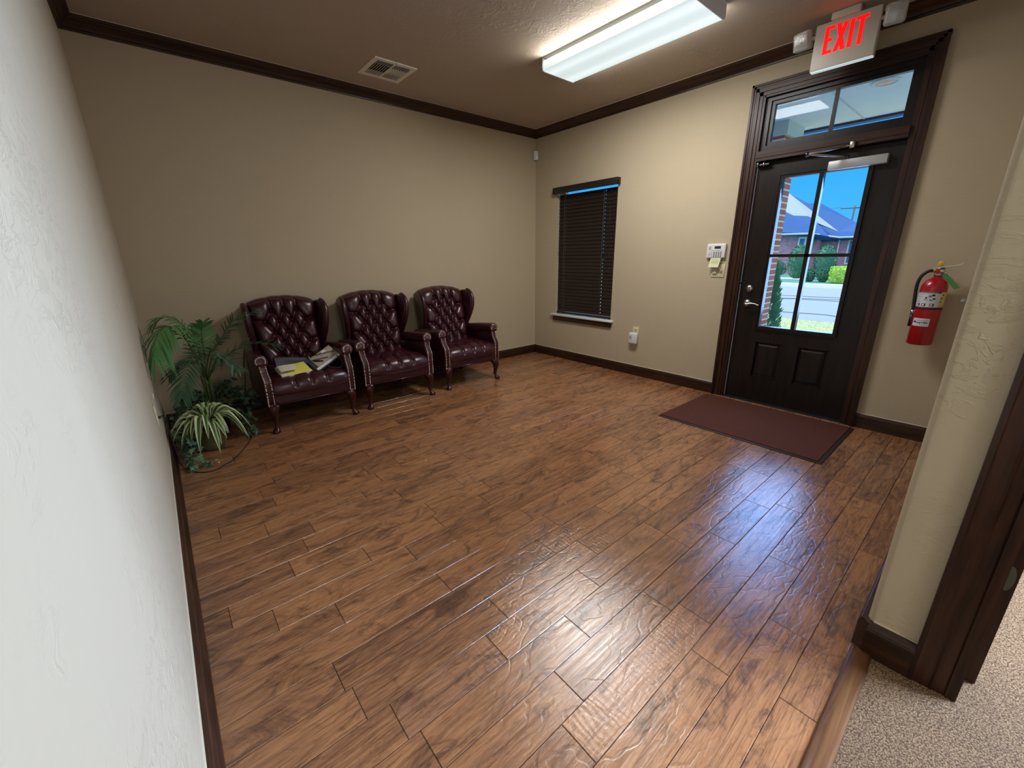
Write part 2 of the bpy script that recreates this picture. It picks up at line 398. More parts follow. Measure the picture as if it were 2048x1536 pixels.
# ================================================================ SETTING
# planks: measured end joints (x) per row, the rest random
PW = .1287; Y0 = -3.682
known = {-4: [-2.8], -2: [-2.85], -1: [-3.37], 0: [-3.27, -2.75, -2.17], 1: [-2.35, -3.08], 2: [-2.86, -3.36, -3.73], 3: [-3.25], 4: [-3.82],
         5: [-3.34], 6: [-2.75, -3.73], 7: [-3.36], 8: [-3.52, -3.14, -2.84], 9: [-3.81], 10: [-3.72, -2.84], 11: [-3.18, -2.3],
         12: [-2.62], 13: [-3.19, -3.47], 14: [-2.71, -3.01], 15: [-3.79, -3.36], 16: [-3.12], 18: [-3.70], 19: [-3.54]}
b = MB(); rnds = []
def plank(x0, x1, y0, y1):
    g = .0007; bv = .0014; zt = 0.0
    x0 += g; x1 -= g; y0 += g; y1 -= g
    vs = [(x0, y0, zt - .0018), (x1, y0, zt - .0018), (x1, y1, zt - .0018), (x0, y1, zt - .0018),
          (x0 + bv, y0 + bv, zt), (x1 - bv, y0 + bv, zt), (x1 - bv, y1 - bv, zt), (x0 + bv, y1 - bv, zt)]
    b.add(vs, [(4, 5, 6, 7), (0, 1, 5, 4), (1, 2, 6, 5), (2, 3, 7, 6), (3, 0, 4, 7)], 'plank_floor')
    rnds.extend([(random.random(), random.random(), random.random(), 1)] * 5)
for row in range(-4, 29):
    ya = Y0 + PW * row; yb = ya + PW; ya = max(ya, -4.18); yb = min(yb, 0)
    if yb - ya < .01: continue
    js = sorted(known.get(row, [])); cuts = [-W]
    x = -W + random.uniform(.25, .9)
    if js:
        x = js[0]
        while x - .62 > -W: x -= random.uniform(.45, .9)
        if x <= -W: x = js[0]
        while x < js[0] - .2: cuts.append(x); x += random.uniform(.5, .9)
        cuts += js; x = js[-1] + random.uniform(.4, 1.1)
    while x < -.15: cuts.append(x); x += random.uniform(.32, 1.15)
    cuts.append(0); cuts = sorted(set(cuts))
    for i in range(len(cuts) - 1):
        if cuts[i + 1] - cuts[i] > .02: plank(cuts[i], cuts[i + 1], ya, yb)
b.box(-W - .1, .05, -4.19, .02, -.06, -.0020, 'black_void'); rnds.extend([(0, 0, 0, 1)] * 6)
fo = b.build('floor', recalc=False); ca = fo.data.color_attributes.new('rnd', 'FLOAT_COLOR', 'CORNER')
k = 0
for p, r in zip(fo.data.polygons, rnds):
    for li in p.loop_indices: ca.data[li].color = r
struct(fo, 'hand scraped brown hickory plank floor')
b = MB(); b.box(-W - .1, 0.2, -7.4, -4.18, -.06, -.002, 'loop_carpet'); struct(b.build('floor_hall'), 'beige and grey loop pile carpet beyond the wooden strip')
b = MB()   # threshold strip, rounded top
prof = [(-4.228, -.002), (-4.226, .006), (-4.219, .0105), (-4.205, .012), (-4.188, .012), (-4.176, .009), (-4.170, .003), (-4.170, -.002)]
b.prism(prof, -W + .03, -2.402, lambda u, v, t: (t, u, v), 'threshold_wood', True); struct(b.build('trim_1'), 'light brown wooden transition strip between planks and carpet')

# door wall (x = 0), back wall (y = 0), left wall (x = -W), front wall with its cased end, hall
WY0, WY1, WZ0, WZ1 = -1.292, -.398, .575, 2.116       # blind window opening
DY0, DY1, DZ = -3.640, -2.632, 2.56                   # door + transom rough opening
b = MB(); T = .16; m_ = 'wall_linen'
b.box(0, T, WY1, .16, 0, H, m_); b.box(0, T, WY0, WY1, 0, WZ0, m_); b.box(0, T, WY0, WY1, WZ1, H, m_)
b.box(0, T, DY1, WY0, 0, H, m_); b.box(0, T, DY0, DY1, DZ, H, m_); b.box(0, T, -4.188, DY0, 0, H, m_)
struct(b.build('wall_right'), 'tan wall with the entry door and the blind window')
b = MB(); b.box(-W - .16, 0, 0, .16, 0, H, m_); struct(b.build('wall_back'), 'tan wall behind the three armchairs')
b = MB(); b.box(-W - .16, -W, -7.4, 0, 0, H, 'wall_plaster'); struct(b.build('wall_left'), 'pale textured plaster wall at the left edge')
b = MB(); ft = .118
# wall between waiting room and office, rounded corner at its end, then wall with the cased office doorway
cr = .02; pts = [(0, -4.188)] + [(-2.4 + cr - cr * sin(a * pi / 12), -4.188 - cr + cr * cos(a * pi / 12)) for a in range(7)] + [(-2.4, -4.318), (-2.4, -4.400), (-2.282, -4.400), (-2.282, -4.306), (0, -4.306)]
b.prism(pts, 0, H, lambda u, v, t: (u, v, t), 'wall_plaster')
b.box(-2.4, -2.282, -5.32, -4.400, 2.1, H, 'wall_plaster'); b.box(-2.4, -2.282, -7.4, -5.32, 0, H, 'wall_plaster')
struct(b.build('wall_front'), 'tan textured wall end beside the cased doorway')
b = MB(); b.box(-W - .16, .3, -7.56, -7.4, 0, H, 'wall_hall'); b.box(.14, .3, -7.4, -4.3, 0, H, 'wall_hall'); struct(b.build('wall_hall'), 'wall at the far end of the hall')
b = MB(); b.box(-W - .16, .3, -7.56, .16, H, H + .1, 'ceiling_plaster'); struct(b.build('ceiling'), 'brown textured plaster ceiling')

# baseboards
def base_run(name, p0, p1, nrm, h, t, mat, label, zt=True):
    p0, p1, nrm = Vector((*p0, 0)), Vector((*p1, 0)), Vector((*nrm, 0))
    pr = [(0, 0), (t, 0), (t, h * .80), (t * .93, h * .82), (t * .93, h * .85), (t * .8, h * .88), (t * .62, h * .95), (t * .3, h), (0, h)]
    if t > .02: pr = [(0, 0), (t, 0), (t, h * .12), (t * .75, h * .2), (t * .55, h * .24)] + [(t * .55 * a / (.93 * t) if 0 else min(a, t * .55), c) for a, c in pr[2:]]
    bb = MB(); bb.prism(pr, 0, 1, lambda u, v, s: p0.lerp(p1, s) + nrm * u + Vector((0, 0, v)), mat)
    bb.prism([(0, h), (.004, h), (.0035, h + .003), (0, h + .004)], 0, 1, lambda u, v, s: p0.lerp(p1, s) + nrm * u + Vector((0, 0, v)), 'caulk')
    return struct(bb.build(name), label)
base_run('baseboard_back', (-W, 0), (0, 0), (0, -1), .112, .016, 'trim_wood_x', 'dark wood baseboard behind the armchairs')
base_run('baseboard_right', (0, 0), (0, -2.567), (-1, 0), .112, .016, 'trim_wood_y', 'dark wood baseboard below the blind window')
base_run('baseboard_right', (0, -3.691), (0, -4.188), (-1, 0), .112, .016, 'trim_wood_y', 'short dark baseboard below the fire extinguisher')
base_run('baseboard_left', (-W, -7.4), (-W, 0), (1, 0), .112, .030, 'trim_wood_y', 'dark wood baseboard along the bright left wall')
b = MB()   # baseboard wrapping the wall end
hh = .125
def bprof(t, h): return [(0, 0), (t, 0), (t, h * .80), (t * .93, h * .82), (t * .93, h * .85), (t * .8, h * .88), (t * .62, h * .95), (t * .3, h), (0, h)]
path = [((0, -4.188), (0, 1)), ((-2.386, -4.188), (0, 1)), ((-2.4, -4.202), (-1, 0)), ((-2.4, -4.313), (-1, 0))]
dirs = [(0, 1), (-.42, 1.0), (-1.0, .42), (-1, 0)]
rings = []
for (p, _), d in zip(path, dirs): rings.append([(p[0] + d[0] * u, p[1] + d[1] * u, v) for u, v in bprof(.022, hh)])
n = len(rings[0]); vs = [p for r in rings for p in r]
b.add(vs, [(k * n + i, k * n + (i + 1) % n, (k + 1) * n + (i + 1) % n, (k + 1) * n + i) for k in range(3) for i in range(n)] + [tuple(range(n))[::-1], tuple(range(3 * n, 4 * n))], 'trim_wood_y')
b.box(-2.404, -2.4, -4.205, -4.313, hh, hh + .004, 'caulk')
struct(b.build('baseboard_front'), 'dark baseboard wrapping the end of the tan wall')

# crown moulding
CR = [(0, 0), (.012, 0), (.014, .012), (.022, .016), (.026, .024), (.034, .034), (.048, .044), (.060, .054), (.066, .062), (.076, .066), (.079, .072), (.079, .0805), (0, .0805)]
def crown(name, p0, p1, nrm, e0, e1, mat, label):
    p0, p1, nrm = Vector((*p0, 0)), Vector((*p1, 0)), Vector((*nrm, 0)); d = (p1 - p0).normalized()
    bb = MB()
    def f(u, v, s):
        p = p0 + d * (u * e0) if s == 0 else p1 - d * (u * e1)
        return p + nrm * u + Vector((0, 0, H - .0805 + v))
    bb.prism(CR, 0, 1, f, mat)
    bb.prism([(.079, .0775), (.0815, .0775), (.0815, .0805), (.079, .0805)], 0, 1, f, 'caulk')
    return struct(bb.build(name), label)
crown('trim_2', (-W, 0), (0, 0), (0, -1), 1, 1, 'trim_wood_x', 'dark crown moulding above the armchairs')
crown('trim_3', (0, 0), (0, -4.188), (-1, 0), 1, 0, 'trim_wood_y', 'dark crown moulding above the entry door')
crown('trim_4', (-W, -4.188), (-W, 0), (1, 0), 0, 1, 'trim_wood_y', 'dark crown moulding at the top left corner')
crown('trim_5', (-2.4, -4.188), (0, -4.188), (0, 1), 0, 1, 'trim_wood_x', 'dark crown moulding on the front wall')

# office doorway casing at the wall end
b = MB()
def casing_strip(bb, u0, u1, z0, z1, fn, mat='trim_wood', flip=False):
    w_ = u1 - u0
    pr = [(0, 0), (0, .020), (.012, .022), (.016, .018), (w_ * .55, .015), (w_ * .62, .018), (w_ * .66, .014), (w_ * .9, .011), (w_, .008), (w_, 0)]
    bb.prism(pr, z0, z1, lambda u, v, t: fn(u0 + u, v, t), mat)
casing_strip(b, 0, .090, 0, 2.19, lambda u, v, z: (-2.4 - v, -4.313 - u, z))
b.box(-2.414, -2.262, -4.400, -4.424, 0, 2.1, 'trim_wood')                    # jamb
b.box(-2.29, -2.25, -4.424, -4.458, 0, 2.1, 'trim_wood')                      # stop
b.prism([(-4.313, 2.1), (-5.41, 2.1), (-5.41, 2.19), (-4.313, 2.19)], -2.4, -2.42, lambda u, v, t: (t, u, v), 'trim_wood_y')
b.box(-2.42, -2.4, -5.41, -5.32, 0, 2.1, 'trim_wood'); b.box(-2.4, -2.28, -5.308, -5.32, 0, 2.1, 'trim_wood')
tr6 = struct(b.build('trim_6'), 'dark wooden doorway casing and jamb at the right edge')
b = MB(); pl = [(cos(a * pi / 8) * .016, sin(a * pi / 8) * .042) for a in range(16)]
b.prism([(-4.440 + u * .75, .40 + v) for u, v in pl], -2.2895, -2.292, lambda u, v, t: (t, u, v), 'strike_plate'); b.build('strike_plate', tr6)

# ---------------------------------------------------------------- entry door casing
b = MB()
def cas(bb, y0, y1, z0, z1, depth, mat='trim_wood'): bb.box(0, -depth, y0, y1, z0, z1, mat)
L0, L1, R0, R1, TOP = -2.567, -2.662, -3.606, -3.691, 2.610
for (a, c, dpt) in ((0, .016, .032), (.016, .030, .024), (.030, .052, .020), (.052, .060, .024), (.060, .085, .015)):
    b.box(0, -dpt, L0 - a, L0 - c, 0, TOP - a, 'trim_wood')
    b.box(0, -dpt, R1 + a, R1 + c, 0, TOP - a, 'trim_wood')
    b.box(0, -dpt, L0 - a, R1 + a, TOP - c, TOP - a, 'trim_wood_y')
b.box(-.008, T, L0 - .085, L1 - .009, 0, TOP - .085, 'trim_wood'); b.box(-.008, T, R0 + .0, R1 + .085, 0, TOP - .085, 'trim_wood')   # jambs
b.box(-.008, T, L1, R0, TOP - .100, TOP - .085, 'trim_wood_y')
b.box(-.030, T, L1 - .009, R0, 2.046, 2.118, 'trim_wood_y')                # transom bar
b.box(-.036, -.03, L1 - .004, R0, 2.070, 2.112, 'trim_wood_y')
b.box(.075, T, L1 - .009, L1 - .03, 0, 2.046, 'trim_wood'); b.box(.075, T, R0, R0 + .02, 0, 2.046, 'trim_wood'); b.box(.075, T, L1, R0, 2.03, 2.046, 'trim_wood_y')
cs = struct(b.build('trim_7'), 'wide dark casing around the entry door and transom')
b = MB(); b.box(.028, .034, L1 - .0085, L1 - .0145, .012, 1.06, 'edge_light'); b.box(.028, .034, L1 - .0085, L1 - .0145, 1.075, 2.04, 'edge_light'); b.build('edge_light_strip', cs)  # pale strip in the gap, paints the daylight line along the door edge
b = MB(); b.box(-.012, T + .05, L1, R0, -.005, .010, 'dark_steel'); b.build('door_sill', cs)

# transom window
tw = struct(empty('window_2', (0, -3.135, 2.12)), 'two pane transom window above the entry door')
b = MB(); oy0, oy1, oz0, oz1 = L1 - .009, R0, 2.118, TOP - .1; gy0, gy1, gz0, gz1 = -2.734, -3.544, 2.187, 2.457
fr_ = lambda bb, x0, x1, oy0, oy1, oz0, oz1, gy0, gy1, gz0, gz1, mat: (bb.box(x0, x1, oy0, gy0, oz0, oz1, mat), bb.box(x0, x1, gy1, oy1, oz0, oz1, mat), bb.box(x0, x1, gy0, gy1, oz0, gz0, mat), bb.box(x0, x1, gy0, gy1, gz1, oz1, mat))
fr_(b, .035, .075, oy0, oy1, oz0, oz1, gy0, gy1, gz0, gz1, 'door_wood'); fr_(b, .020, .036, oy0, oy1, oz0, oz1, gy0 + .025, gy1 - .025, gz0 - .025, gz1 + .025, 'door_wood')
b.build('frame', tw).location = (0, 3.135, -2.12)
b = MB(); b.box(.04, .072, -3.127, -3.147, gz0, gz1, 'door_wood'); b.build('muntin', tw).location = (0, 3.135, -2.12)
for a, c in ((gy0, -3.127), (-3.147, gy1)):
    b = MB(); b.box(.054, .058, a, c, gz0, gz1, 'glass'); b.build('pane', tw).location = (0, 3.135, -2.12)

# entry door slab
dr = struct(empty('door_1', (.03, -3.6, .012)), 'dark wood entry door with four glass panes above two raised panels')
def D(bb, name, par=None):
    o = bb.build(name, par or dr)
    if par is None: o.location = (-.03, 3.6, -.012)
    return o
sy0, sy1, sz0, sz1 = -2.677, -3.602, .012, 2.040; GY0, GY1, GZ0, GZ1 = -2.880, -3.423, .703, 1.905
b = MB(); X0, X1 = .03, .074; d_ = 'door_wood'
b.box(X0, X1, sy0, GY0, sz0, sz1, d_); b.box(X0, X1, GY1, sy1, sz0, sz1, d_); b.box(X0, X1, GY0, GY1, GZ1, sz1, d_)
P1 = (-2.872, -3.084, .236, .566); P2 = (-3.205, -3.422, .236, .566)
b.box(X0, X1, GY0, GY1, .566, GZ0, d_); b.box(X0, X1, GY0, GY1, sz0, .236, d_); b.box(X0, X1, P1[1], P2[0], .236, .566, d_)
for p in (P1, P2): b.box(X0 + .014, X1, p[0] + .01, p[1] - .01, p[2], p[3], d_)
D(b, 'slab')
for p in (P1, P2):
    b = MB(); x0 = X0 + .014; i1, i2 = .012, .040
    rr = [[(x0, p[0] - i, p[2] + i), (x0, p[1] + i, p[2] + i), (x0, p[1] + i, p[3] - i), (x0, p[0] - i, p[3] - i)] for i in (i1,)]
    top = [(X0 + .001, p[0] - i2, p[2] + i2), (X0 + .001, p[1] + i2, p[2] + i2), (X0 + .001, p[1] + i2, p[3] - i2), (X0 + .001, p[0] - i2, p[3] - i2)]
    b.add(rr[0] + top, [(0, 1, 5, 4), (1, 2, 6, 5), (2, 3, 7, 6), (3, 0, 4, 7), (4, 5, 6, 7)], d_)
    for (a0, a1, c0, c1) in ((p[0], p[0] - .008, p[2], p[3]), (p[1], p[1] + .008, p[2], p[3]), (p[0], p[1], p[2], p[2] + .008), (p[0], p[1], p[3] - .008, p[3])):
        b.box(X0 - .003, x0, a0, a1, c0, c1, d_)
    D(b, 'raised_panel')
b = MB(); fr_(b, .018, .034, GY0 + .028, GY1 - .028, GZ0 - .028, GZ1 + .028, GY0, GY1, GZ0, GZ1, d_)
fr_(b, .012, .034, GY0 + .028, GY1 - .028, GZ0 - .028, GZ1 + .028, GY0 + .018, GY1 - .018, GZ0 - .018, GZ1 + .018, d_); D(b, 'glazing_bead')
b = MB(); b.box(.022, .07, -3.128, -3.158, GZ0, GZ1, d_); b.box(.022, .07, GY0, GY1, 1.290, 1.314, d_); D(b, 'muntin')
for a, c in ((GY0, -3.128), (-3.158, GY1)):
    for e, f in ((GZ0, 1.290), (1.314, GZ1)):
        b = MB(); b.box(.050, .054, a, c, e, f, 'glass'); D(b, 'pane')
b = MB(); b.lathe([(0, 0), (.031, 0), (.031, -.006), (.027, -.014), (.012, -.018), (0, -.018)], (.03, -2.755, 1.023), 'steel', 20, 'X')
b.rbox(.0, .012, -2.748, -2.762, 1.003, 1.043, .004, 'steel'); D(b, 'deadbolt').__setitem__('label', 'round satin nickel deadbolt turn')
b = MB(); b.lathe([(0, 0), (.033, 0), (.033, -.006), (.024, -.014), (.012, -.016), (.012, -.05), (0, -.05)], (.03, -2.755, .895), 'steel', 20, 'X')
b.tube(bez([(-.018, -2.750, .893), (-.024, -2.770, .890), (-.022, -2.800, .898), (-.020, -2.835, .897), (-.020, -2.862, .884)], 14), [.011] * 4 + [.009] * 5 + [.007] * 4 + [.0085, .009], 'steel', 8)
D(b, 'lever_handle')['label'] = 'curved satin nickel lever handle'
b = MB(); b.box(.030, .070, -2.6765, -2.674, .86, 1.06, 'black_gloss'); D(b, 'latch_bolt')
# closer
b = MB(); b.rbox(-.025, .03, -3.184, -3.525, 1.907, 1.968, .004, 'alum_cover', seg=2); clo = D(b, 'closer_body'); clo['label'] = 'long silver grey door closer cover'
b = MB(); el = (-.25, -3.103, 1.999); 
b.tube([(-.012, -3.294, 1.968), (-.012, -3.294, 1.992)], .011, 'dark_steel', 10); b.tube([(-.012, -3.294, 1.988), (-.05, -3.25, 1.990), el], .008, 'steel', 8)
b.tube([el, (-.034, -3.314, 2.052)], .008, 'steel', 8); b.tube([(el[0], el[1], 1.985), (el[0], el[1], 2.015)], .011, 'dark_steel', 10)
b.rbox(-.060, -.036, -3.300, -3.330, 2.030, 2.075, .005, 'steel', seg=2)
o = b.build('closer_arm', clo)
b = MB(); b.rbox(-.028, .03, -2.682, -2.697, 2.000, 2.038, .004, 'dark_steel', seg=2); b.rbox(-.020, .03, -2.700, -2.775, 2.010, 2.026, .004, 'dark_steel', seg=2); b.tube([(-.02, -2.735, 2.005), (-.02, -2.735, 2.035)], .009, 'steel', 10); D(b, 'hold_open_latch')

# door mat
mt = empty('door_mat', (-.5, -3.1, 0), label='brown carpeted mat with dark rubber border in front of the entry door', cat='door mat')
MX0, MX1, MY0, MY1 = -.95, -.075, -3.715, -2.545
b = MB(); b.rbox(MX0, MX1, MY0, MY1, .0006, .005, .002, 'mat_rubber', seg=1); b.build('rubber_border', mt).location = (.5, 3.1, 0)
b = MB(); b.box(MX0 + .028, MX1 - .005, MY0 + .028, MY1 - .006, .004, .010, 'mat_carpet'); b.build('carpet_pad', mt).location = (.5, 3.1, 0)

# ---------------------------------------------------------------- blind window
wi = struct(empty('window_1', (0, -.845, .575)), 'narrow window hidden by a dark closed blind')
def Wn(bb, name, par=None):
    o = bb.build(name, par or wi)
    if par is None: o.location = (0, .845, -.575)
    return o
b = MB(); fr_(b, .10, .14, WY1, WY0, WZ0, WZ1, WY1 - .045, WY0 + .045, WZ0 + .05, WZ1 - .020, 'white_metal'); b.box(.10, .13, WY1, WY0, 1.31, 1.35, 'white_metal'); Wn(b, 'sash')
for e, f in ((WZ0 + .05, 1.31), (1.35, WZ1 - .020)):
    b = MB(); b.box(.118, .122, WY1 - .045, WY0 + .045, e, f, 'glass'); Wn(b, 'pane')
b = MB(); b.rbox(-.035, .10, -.335, -1.334, .563, .590, .006, 'white_plastic', seg=2); s_ = Wn(b, 'sill'); s_['label'] = 'cream white window sill ledge'
b = MB(); b.rbox(-.020, 0, -.367, -1.312, .503, .563, .004, 'trim_wood_y', seg=2); a_ = Wn(b, 'apron'); a_['label'] = 'dark wood apron under the sill'
bl = empty('window_blind', (.03, -.845, .60), label='dark brown wooden slat blind closed over the narrow window', cat='window blind')
def Bl(bb, name):
    o = bb.build(name, bl); o.location = (-.03, .845, -.60); return o
b = MB(); b.rbox(-.058, -.040, -.362, -1.322, 2.046, 2.118, .004, 'blind_wood', seg=2)
b.rbox(-.058, .0, -.362, -.374, 2.046, 2.118, .003, 'blind_wood', seg=1); b.rbox(-.058, .0, -1.310, -1.322, 2.046, 2.118, .003, 'blind_wood', seg=1); Bl(b, 'valance')
b = MB(); b.box(.005, .055, -.41, -1.28, 2.084, 2.112, 'blind_wood'); Bl(b, 'headrail')
b = MB(); nS = 34; zt, zb = 2.012, .655; tilt = radians(77)
for i in range(nS):
    zc = zt - (zt - zb) * i / (nS - 1); dz = .025 * sin(tilt) ; dx = .025 * cos(tilt)
    ys = [-.408, -.512, -.524, -1.108, -1.120, -1.282]
    xc = .03 + random.uniform(-.001, .001)
    segs = [(-.408, -.515, 0), (-.515, -.520, 1), (-.520, -1.109, 0), (-1.109, -1.116, 1), (-1.116, -1.282, 0)]
    for y0, y1, hole in segs:
        parts = [(-1, 1)] if not hole else [(-1, -.12), (.38, 1)]
        for s0, s1 in parts:
            P = [Vector((xc + dx * s0, 0, zc + dz * s0)), Vector((xc + dx * s1, 0, zc + dz * s1))]; nrm = Vector((sin(tilt), 0, -cos(tilt))) * .0013
            vs = []
            for y in (y0, y1):
                for p in (P[0] - nrm, P[0] + nrm, P[1] + nrm, P[1] - nrm): vs.append((p.x, y, p.z))
            b.add(vs, [(0, 1, 2, 3), (7, 6, 5, 4), (0, 4, 5, 1), (1, 5, 6, 2), (2, 6, 7, 3), (3, 7, 4, 0)], 'blind_wood')
Bl(b, 'slats')
b = MB(); b.rbox(.012, .05, -.408, -1.282, .600, .622, .004, 'blind_wood', seg=2); Bl(b, 'bottom_rail')
b = MB()
for y in (-.5175, -1.1125):
    b.tube([(.001, y, 2.05), (.001, y, .62)], .0011, 'blind_string', 5)
Bl(b, 'ladder_cord')
for y, z in ((-.445, 1.36), (-1.205, 1.13)):
    b = MB(); b.tube([(-.004, y, 2.05), (-.006, y, z + .03)], .0014, 'blind_wood', 5); b.tube([(-.006, y, z + .035), (-.006, y, z + .01), (-.006, y, z)], [.003, .006, .005], 'blind_wood', 8); Bl(b, 'pull_cord')

# ================================================================ ARMCHAIRS
def seg_d(px, pz, s):
    (ax, az, bx, bz) = s; dx, dz = bx - ax, bz - az; t = max(0, min(1, ((px - ax) * dx + (pz - az) * dz) / (dx * dx + dz * dz)))
    return sqrt((px - ax - t * dx) ** 2 + (pz - az - t * dz) ** 2)
rows = [(.895, [-.10, 0, .10]), (.805, [-.165, -.052, .052, .165]), (.712, [-.10, 0, .10]), (.620, [-.165, -.052, .052, .165]), (.530, [-.10, 0, .10]), (.445, [-.165, -.052, .052, .165])]
segs = []; btn = [(x, z) for z, xs in rows for x in xs]
for (z0, xa), (z1, xb) in zip(rows, rows[1:]):
    for a in xa:
        for c in xb:
            if abs(a - c) < .075: segs.append((a, z0, c, z1))
for x in rows[0][1]: segs.append((x, .895, x * 1.1, 1.05))
for z, xs in rows:
    if len(xs) == 4:
        for s_ in (-1, 1): segs.append((s_ * .165, z, s_ * .27, z + .018))
def back_y(z): return -.305 + (z - .40) * .30
def back_xw(z): return .225 + (z - .4) * .075
def back_pt(u, v):
    # v 0..0.8 front face, then a roll over the top to the rear
    uu = (u - .5) * 2
    ztop = .985 - .045 * uu * uu
    z = .36 + (ztop - .36) * min(v / .86, 1)
    x = uu * back_xw(z)
    y0 = back_y(z); edge = (1 - abs(uu) ** 9) ** .6
    if v <= .86:
        d1 = min(seg_d(x, z, s) for s in segs); d2 = min(sqrt((x - bx) ** 2 + (z - bz) ** 2) for bx, bz in btn)
        f = (ztop - z) / .05; tp = sqrt(max(0, 1 - (1 - min(1, f)) ** 2)) if f < 1 else 1
        d1 = sqrt(d1 * d1 + 1e-5) - .003
        h = .040 * (1 - exp(-(d1 / .018) ** 1.1)) - .026 * exp(-(d2 / .020) ** 2)
        y = y0 + .012 - (h + .022) * edge * (.35 + .65 * tp)
        z = z + .012 * (0 if f > 1 else (1 - f))
        return (x, y, z)
    t = (v - .86) / .14 * pi / 2
    d1 = min(abs(x - a * 1.1) for a in rows[0][1]); h = .007 * (1 - exp(-(d1 / .012)))
    return (x, y0 + .012 - .008 * edge + .085 * (1 - cos(t)), ztop + .012 + (h + .012 * edge) * sin(t) * (1 if t < 1.2 else .8))
def make_armchair():
    root = empty('wingback_armchair', (0, 0, 0), label='x', cat='armchair', group='oxblood wingback armchairs along the back wall')
    b = MB(); b.grid(back_pt, 110, 150, 'leather')
    bt = lambda x, z: (x, back_y(z) + .012, z)
    b.build('tufted_backrest', root, recalc=False)
    b = MB(); b.sphere((0, 0, 0), .0085, .006, .0085, 'leather_button', 10, 6); bo = None
    for x, z in btn[:-4]:
        if bo is None: bo = b.build('button', root)
        else: bo = bo.copy(); COL.objects.link(bo); bo.parent = root
        bo.location = (x, back_y(z) - .006, z)
    # rear shell
    b = MB(); pl = [(-.215, .20), (.215, .20), (.235, .5), (.265, .90), (.255, .945), (.15, .975), (0, .985), (-.15, .975), (-.255, .945), (-.265, .90), (-.235, .5)]
    b.slab(pl, 0, 1, .02, lambda u, v, t: (u, -.085 - .12 * (1 - t) * 1.0 + (v - .9) * .09 + (t * .02), v), 'leather') if 0 else None
    b.slab(pl, 0, .085, .018, lambda u, v, t: (u, back_y(max(v, .4)) + .030 + t, v), 'leather')
    b.build('rear_shell', root)
    # wings
    for sgn in (-1, 1):
        b = MB()
        o_ = [(-.075, .935), (-.11, .955), (-.17, .962), (-.235, .955), (-.285, .925), (-.315, .875), (-.322, .82), (-.312, .76), (-.288, .70), (-.262, .650), (-.238, .608), (-.215, .570), (-.13, .55), (-.10, .57), (-.085, .75)]
        pts = [tuple(p)[:2] for p in bez([(u, v, 0) for u, v in o_] + [(o_[0][0], o_[0][1], 0)], 56)][:-1]
        fx = lambda u, v, t: (sgn * (.242 + t + (v - .6) * .07 + max(0, -u - .15) * .12), u, v)
        b.slab(pts, 0, .05, .018, fx, 'leather')
        fe = [p for p in pts if p[0] < -.20]
        b.tube([fx(u + .008, v, .030) for u, v in fe], .0215, 'leather', 10)
        b.build('wing', root)
    # arms
    for sgn in (-1, 1):
        b = MB()
        yl = lambda u, v, t: (sgn * (t + max(0, v - .42) * .06), u, v)
        body = [(-.742, .226), (-.747, .30), (-.747, .40), (-.742, .425), (-.700, .485), (-.688, .53), (-.686, .595), (-.25, .565), (-.12, .555), (-.11, .50), (-.10, .226)]
        b.slab(body, .284, .344, .010, yl, 'leather')
        b.build('arm', root)
        b = MB()
        cx = .327
        prof = [(.0, -.690), (.044, -.690), (.0505, -.684), (.053, -.672), (.053, -.42), (.050, -.20), (.046, -.15), (.0, -.15)]
        b.lathe([(r, h) for r, h in prof], (sgn * cx, 0, .570), 'leather', 22, 'Y')
        for vtx in range(len(b.v)):
            x, y, z = b.v[vtx]; b.v[vtx] = (x - sgn * max(0, y + .45) * .15, y, z - max(0, y + .66) * .10)
        b.build('arm_roll', root)
        # nail trim following the facing
        b = MB(); cpts = [(.226, -.750), (.30, -.7555), (.40, -.7555), (.428, -.750), (.485, -.709), (.528, -.697)]
        dense = bez([(0, y, z) for z, y in cpts], 60)
        acc = [0]
        for p, q_ in zip(dense, dense[1:]): acc.append(acc[-1] + (q_ - p).length)
        tot = acc[-1]; nn = int(tot / .0125); pos = []
        for i in range(nn + 1):
            a = tot * i / nn; k = max(j for j in range(len(acc)) if acc[j] <= a + 1e-9); pos.append(dense[min(k, 60)])
        def nail(x, y, z): b.sphere((x, y + .001, z), .0053, .0036, .0053, 'brass_nail', 6, 4)
        for p in pos:
            xo = max(0, p.z - .42) * .06
            nail(sgn * (.294 + xo), p.y + .002, p.z); nail(sgn * (.334 + xo), p.y + .002, p.z)
        for a in range(13):
            g = -pi * .15 + pi * 1.30 * a / 12; nail(sgn * cx + .033 * cos(g), -.6925, .572 + .033 * sin(g))
        nail(sgn * .307, -.742, .228); nail(sgn * .320, -.742, .228)
        b.build('nailhead_trim', root)['label'] = 'double row of brass nail heads'
    # seat cushion
    prof = bez([(0, -.22, .392), (0, -.40, .404), (0, -.60, .408), (0, -.70, .398), (0, -.738, .378), (0, -.752, .345), (0, -.750, .318), (0, -.735, .303)], 90)
    sb = [(-.15, .30), (0, .30), (.15, .30), (-.075, .16), (.075, .16), (-.15, .40), (0, .40), (.15, .40)]
    acc = [0]
    for p, q_ in zip(prof, prof[1:]): acc.append(acc[-1] + (q_ - p).length)
    ssg = [(x, s0, x, .555) for x, s0 in ((-.125, .36), (0, .36), (.125, .36))] + [(-.125, .36, -.06, .22), (0, .36, -.06, .22), (0, .36, .06, .22), (.125, .36, .06, .22), (-.06, .22, 0, .08), (.06, .22, 0, .08), (-.125, .36, -.2, .22), (.125, .36, .2, .22)]
    sbt = [(-.125, .36), (0, .36), (.125, .36), (-.06, .22), (.06, .22)]
